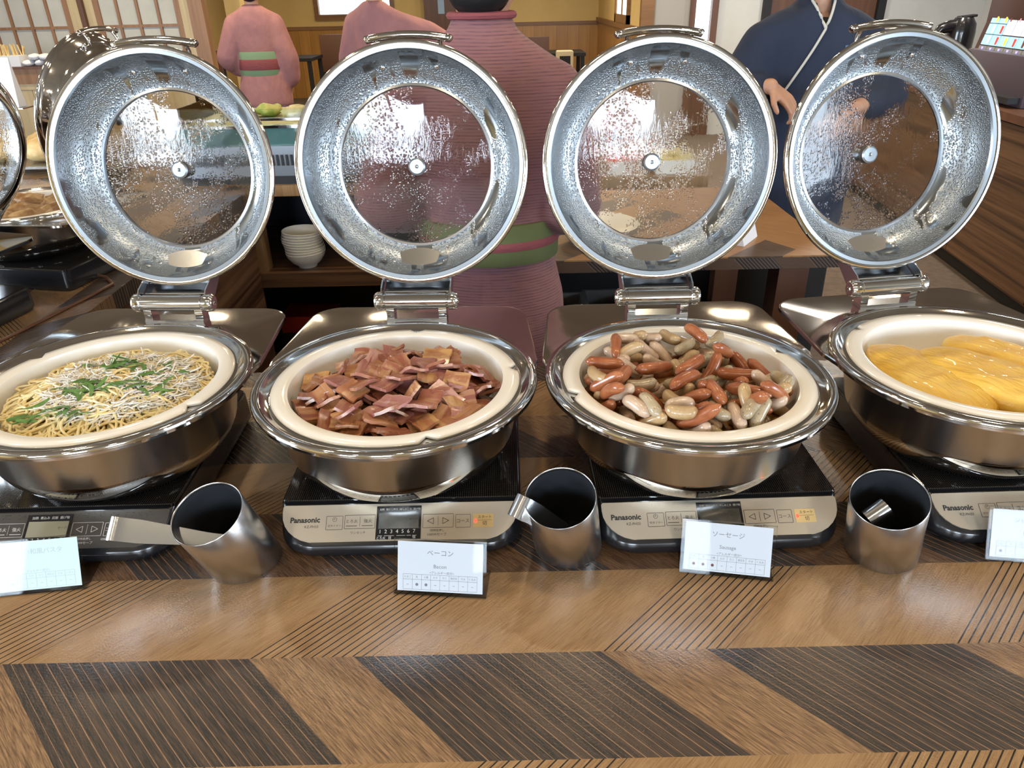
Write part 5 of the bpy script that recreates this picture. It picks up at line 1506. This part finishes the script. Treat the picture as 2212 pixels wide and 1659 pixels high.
def cap_(mb, p0, r0, p1, r1, n=14, sq=1.0):
    p0, p1 = Vector(p0), Vector(p1)
    d = (p1 - p0); L = d.length; d.normalize()
    pts, rads = [], []
    for i in range(6):
        a = PI / 2 * (1 - i / 5.0); pts.append(p0 - d * r0 * math.sin(a)); rads.append(max(r0 * math.cos(a), r0 * 0.08))
    for i in range(6):
        a = PI / 2 * (i / 5.0); pts.append(p1 + d * r1 * math.sin(a)); rads.append(max(r1 * math.cos(a), r1 * 0.08))
    e = d.orthogonal().normalized(); f = d.cross(e)
    mb.loft([[p + (e * math.cos(2 * PI * j / n) + f * math.sin(2 * PI * j / n)) * r for j in range(n)] for p, r in zip(pts, rads)])
def ell_loft(mb, secs, n=28):
    mb.loft([[(cx + rx * math.cos(2 * PI * j / n), cy + ry * math.sin(2 * PI * j / n), z) for j in range(n)] for (cx, cy, z, rx, ry) in secs])
def hand(mb, w, d, nrm, side, curl=0.6, k=1.0):
    """palm and five bent fingers; d = pointing direction, nrm = back of the hand, side = thumb direction"""
    w, d, nrm = Vector(w), Vector(d).normalized(), Vector(nrm)
    nrm = (nrm - d * nrm.dot(d)).normalized(); s = d.cross(nrm).normalized() * side
    for q in (-0.024, -0.008, 0.008, 0.024):
        cap_(mb, w + s * q * 0.6 * k, 0.014 * k, w + d * 0.075 * k + s * q * k, 0.0115 * k, 8)
    for i, (q, ln) in enumerate(((0.028, 0.068), (0.010, 0.076), (-0.009, 0.070), (-0.027, 0.056))):
        p = w + d * 0.078 * k + s * q * k; dd = d.copy(); a = 0.0
        for j in range(3):
            a += curl * (0.55 + 0.25 * j)
            dd = d * math.cos(a) - nrm * math.sin(a)
            p2 = p + dd * ln * (0.45, 0.32, 0.23)[j] * k
            cap_(mb, p, (0.0095 - 0.001 * j) * k, p2, (0.0088 - 0.001 * j) * k, 8); p = p2
    p = w + d * 0.022 * k + s * 0.026 * k; t1 = (d * 0.6 + s * 0.75 - nrm * 0.25).normalized()
    p2 = p + t1 * 0.036 * k; cap_(mb, p, 0.012 * k, p2, 0.0105 * k, 8)
    t2 = (d * 0.9 + s * 0.15 - nrm * 0.4).normalized(); cap_(mb, p2, 0.0105 * k, p2 + t2 * 0.028 * k, 0.0085 * k, 8)
def head_parts(mb, z, y=0.0):
    mb.sphere((0, y, z), (0.074, 0.092, 0.106), 24, 18)
    mb.sphere((0, y + 0.030, z - 0.055), (0.056, 0.058, 0.052), 18, 12)
    mb.sphere((0, y + 0.093, z - 0.012), (0.012, 0.018, 0.020), 10, 8)
    mb.sphere((0, y + 0.086, z - 0.053), (0.024, 0.010, 0.009), 12, 8)
    for sx in (-1, 1):
        mb.sphere((sx * 0.076, y - 0.004, z - 0.012), (0.010, 0.022, 0.034), 10, 10)
        mb.sphere((sx * 0.031, y + 0.080, z + 0.014), (0.019, 0.012, 0.008), 10, 8)
def legs(mb, hip, h=0.0):
    for sx in (-1, 1):
        cap_(mb, (sx * 0.085, 0, hip), 0.085, (sx * 0.09, 0.01, 0.45), 0.055)
        cap_(mb, (sx * 0.09, 0.01, 0.45), 0.055, (sx * 0.09, -0.01, 0.09), 0.036)
        cap_(mb, (sx * 0.09, -0.02, 0.045), 0.036, (sx * 0.095, 0.13, 0.035), 0.032)

def make_person(loc, rz, label, arms, robe, kmat, skirtmat, sash, voxel=0.012, drop=0.0, bvox=None, hem=0.55, kilt=0.2, hands=True, neck=1.40, front_cut=None, cuffs=None):
    """arms: list of (shoulder, elbow, wrist, hand_dir, back_of_hand, thumb_side)"""
    z0 = neck
    b = MB()
    head_parts(b, z0 + 0.125 - drop, 0.012)
    cap_(b, (0, -0.005, z0 - 0.06), 0.055, (0, 0.008, z0 + 0.06), 0.048)
    ell_loft(b, [(0, 0, z0 - 0.03, 0.06, 0.055), (0, 0, z0 - 0.07, 0.15, 0.08), (0, 0, z0 - 0.16, 0.16, 0.10), (0, 0, z0 - 0.30, 0.135, 0.095), (0, 0, z0 - 0.42, 0.12, 0.09), (0, 0, z0 - 0.56, 0.15, 0.11), (0, 0, z0 - 0.64, 0.13, 0.10)])
    legs(b, z0 - 0.60)
    for s_, e_, w_, hd_, nb, ts in arms:
        cap_(b, s_, 0.046, e_, 0.038); cap_(b, e_, 0.038, w_, 0.025)
        if hands: hand(b, w_, hd_, nb, ts)
    body = mk('person', remesh(b, 'person', M['skin'], bvox or voxel * 0.75, 3))
    body.location = loc; body.rotation_euler = (0, 0, rz)
    tag(body, label, 'person')
    h = MB()
    h.sphere((0, -0.012, z0 + 0.150 - drop), (0.0765, 0.096, 0.100), 24, 16)
    h.sphere((0, -0.046, z0 + 0.092 - drop), (0.066, 0.050, 0.062), 18, 12)
    mk('hair', remesh(h, 'hair', M['hair'], 0.012, 4, cut=lambda c: c.y > 0.055 and c.z < z0 + 0.19 - drop), body)
    r = MB()
    ell_loft(r, robe)
    for i, (s_, e_, w_, hd_, nb, ts) in enumerate(arms):
        rs = (cuffs or ((0.070, 0.074, 0.060),) * 2)[i]
        cap_(r, s_, rs[0], e_, rs[1])
        wv = Vector(e_) + (Vector(w_) - Vector(e_)) * (rs[3] if len(rs) > 3 else 0.6)
        cap_(r, e_, rs[1], wv, rs[2])
    mk('kimono_top', remesh(r, 'kimono_top', kmat, voxel, 14, cut=front_cut), body)
    if skirtmat:
        k = MB(); zt = robe[-1][2]
        ell_loft(k, [(0, 0, zt + 0.03, robe[-1][3] * 0.94, robe[-1][4] * 0.94), (0, 0, zt - 0.25, robe[-1][3] * 0.96, robe[-1][4]), (0, 0.0, kilt, robe[-1][3] * 0.92, robe[-1][4] * 1.02), (0, 0, kilt - 0.005, 0.05, 0.05)])
        k.build('skirt', skirtmat, body, ang=60)
    if sash:
        for (zb, zt2, rx, ry, sm_) in sash:
            pr = [(1.0, zb), (1.012, zb + 0.004), (1.012, zt2 - 0.004), (1.0, zt2)]
            mb = MB(); n = 48
            mb.loft([[(rx * f * math.cos(2 * PI * j / n), ry * f * math.sin(2 * PI * j / n), z) for j in range(n)] for f, z in pr])
            mb.build('sash', sm_, body, ang=50)
    return body

# striped attendant with her back to the dishes (height above floor = z + 0.85)
robeA = [(0, -0.012, 1.425, 0.058, 0.058), (0, -0.010, 1.395, 0.066, 0.062), (0, -0.008, 1.372, 0.100, 0.072), (0, -0.006, 1.340, 0.150, 0.085), (0, 0, 1.29, 0.176, 0.098), (0, 0, 1.20, 0.180, 0.108), (0, 0, 1.08, 0.158, 0.108), (0, 0, 1.00, 0.138, 0.102), (0, 0, 0.95, 0.142, 0.108), (0, 0, 0.85, 0.165, 0.125), (0, 0, 0.70, 0.172, 0.135), (0, 0, 0.42, 0.168, 0.138), (0, 0, 0.30, 0.166, 0.138)]
wa = make_person((-0.042, 1.58, FZ), R(-4), 'attendant in a striped mauve kimono seen from behind at the aisle',
            [((0.135, 0, 1.275), (0.178, -0.03, 1.06), (0.10, 0.19, 0.98), (-0.3, 0.9, -0.2), (0, 0.2, 1), -1), ((-0.137, 0, 1.275), (-0.215, -0.03, 1.07), (-0.12, 0.19, 0.98), (0.3, 0.9, -0.2), (0, 0.2, 1), 1)],
            robeA, M['kimono_striped'], M['skirt_purple'], [(0.950, 1.035, 0.149, 0.116, M['obi_olive']), (0.982, 1.000, 0.1515, 0.1185, M['obi_red'])], voxel=0.010, drop=0.014, kilt=0.12, neck=1.395, cuffs=((0.068, 0.066, 0.05), (0.072, 0.07, 0.055)))
MB().tube([(0.061 * math.cos(2 * PI * i / 40), -0.012 + 0.061 * math.sin(2 * PI * i / 40), 1.420) for i in range(40)], 0.007, 8, closed=True).build('collar', M['obi_red'], wa)
# plain mauve attendant with green and red sash
robeB = [(0, -0.01, 1.43, 0.06, 0.06), (0, -0.008, 1.40, 0.10, 0.075), (0, 0, 1.37, 0.16, 0.09), (0, 0, 1.30, 0.185, 0.105), (0, 0, 1.15, 0.165, 0.11), (0, 0, 1.06, 0.150, 0.105), (0, 0, 0.98, 0.155, 0.11), (0, 0, 0.86, 0.19, 0.13), (0, 0, 0.73, 0.20, 0.14)]
make_person((-1.83, 6.0, FZ), R(6), 'attendant in plain mauve kimono with green and red sash',
            [((0.140, 0, 1.30), (0.20, 0.0, 1.06), (0.175, 0.05, 0.83), (0, 0.1, -1), (1, 0, 0), 1), ((-0.145, 0, 1.30), (-0.225, 0.0, 1.08), (-0.16, 0.16, 0.98), (0.5, 0.8, -0.3), (0, 0.2, 1), -1)],
            robeB, M['kimono_plain'], M['skirt_purple'], [(0.955, 1.118, 0.157, 0.113, M['obi_green']), (0.995, 1.068, 0.1605, 0.1155, M['obi_red'])], voxel=0.014, kilt=0.1, neck=1.41, cuffs=((0.075, 0.085, 0.088, 0.5), (0.075, 0.09, 0.085, 0.6)))
# third attendant reaching sideways
robeC = [(0, -0.01, 1.44, 0.06, 0.06), (0, -0.008, 1.41, 0.10, 0.075), (0, 0, 1.38, 0.16, 0.09), (0, 0, 1.30, 0.18, 0.105), (0, 0, 1.15, 0.16, 0.11), (0, 0, 1.0, 0.15, 0.11), (0, 0, 0.86, 0.19, 0.13), (0, 0, 0.70, 0.20, 0.14)]
make_person((-0.80, 5.1, FZ), R(-20), 'attendant in plain mauve kimono reaching out beside the far window',
            [((0.140, 0, 1.31), (0.30, 0.10, 1.24), (0.38, 0.26, 1.16), (0.3, 0.9, -0.2), (0, 0.2, 1), -1), ((-0.145, 0, 1.31), (-0.21, 0.02, 1.10), (-0.14, 0.18, 1.0), (0.5, 0.8, -0.3), (0, 0.2, 1), 1)],
            robeC, M['kimono_plain'], M['skirt_purple'], [(0.96, 1.11, 0.157, 0.115, M['obi_green'])], voxel=0.014, kilt=0.1, neck=1.42, cuffs=((0.075, 0.085, 0.08, 0.6), (0.075, 0.09, 0.085, 0.6)))
# man in navy facing the camera, hands folded at the waist; local +y is towards the camera after the half turn
robeD = [(0, -0.005, 1.43, 0.066, 0.066), (0, -0.004, 1.405, 0.085, 0.078), (0, 0, 1.385, 0.14, 0.09), (0, 0, 1.355, 0.195, 0.105), (0, 0, 1.28, 0.215, 0.122), (0, 0.004, 1.14, 0.200, 0.128), (0, 0.004, 1.00, 0.185, 0.125), (0, 0, 0.86, 0.195, 0.128), (0, 0, 0.66, 0.20, 0.13), (0, 0, 0.60, 0.195, 0.125)]
VZ = 1.335
def vcut(c):
    return c.y > 0.02 and c.z > VZ + 0.012 and abs(c.x - 0.010) < (c.z - VZ) * 0.34
man = make_person((1.045, 2.72, FZ), R(180), 'man in navy work robe with pale piping, hand at the waist',
            [((0.168, 0, 1.285), (0.258, 0.03, 1.13), (0.176, 0.150, 1.172), (-0.72, 0.22, -0.55), (-0.40, 0.55, 0.72), 1), ((-0.168, 0, 1.285), (-0.262, 0.02, 1.12), (-0.12, 0.15, 1.10), (0.7, 0.3, -0.5), (-0.3, 0.9, 0.3), -1)],
            robeD, M['navy'], M['black_cloth'], None, voxel=0.009, bvox=0.005, kilt=0.08, neck=1.41, front_cut=vcut, cuffs=((0.078, 0.080, 0.058, 0.62), (0.078, 0.080, 0.058, 0.62)))
from mathutils.bvhtree import BVHTree
_k = [c for c in man.children if c.name.startswith('kimono_top')][0]
_bv = BVHTree.FromPolygons([v.co for v in _k.data.vertices], [p.vertices[:] for p in _k.data.polygons])
def on_chest(x, z):
    h = _bv.ray_cast(Vector((x, 0.6, z)), Vector((0, -1, 0)))
    y = h[0].y if h[0] else 0.0
    if y < 0.05: y = 0.108 - max(0.0, z - 1.33) * 0.55      # over the open neckline
    return Vector((x, y + 0.003, z))
pts = []
for i in range(9): pts.append((0.010 - 0.43 * 0.09 * (1 - i / 8) , VZ + 0.09 * (1 - i / 8)))
for i in range(1, 15): pts.append((0.010 + 0.105 * i / 14, VZ - 0.185 * i / 14))
MB().tube([on_chest(x, z) for x, z in pts], 0.0042, 8).build('piping', M['piping'], man)
MB().tube([on_chest(0.010 + 0.44 * 0.09 * i / 8, VZ + 0.004 + 0.09 * i / 8) for i in range(9)], 0.0042, 8).build('piping', M['piping'], man)
pb = on_chest(-0.085, 1.275)
o = MB().box(-0.022, 0.022, -0.002, 0.003, -0.012, 0.012).build('name_badge', M['badge'], man, smooth=False); o.location = pb
ub = MB(); ub.sphere((0, 0.035, 1.32), (0.06, 0.062, 0.055), 16, 12); ub.build('undershirt', M['black_cloth'], man)
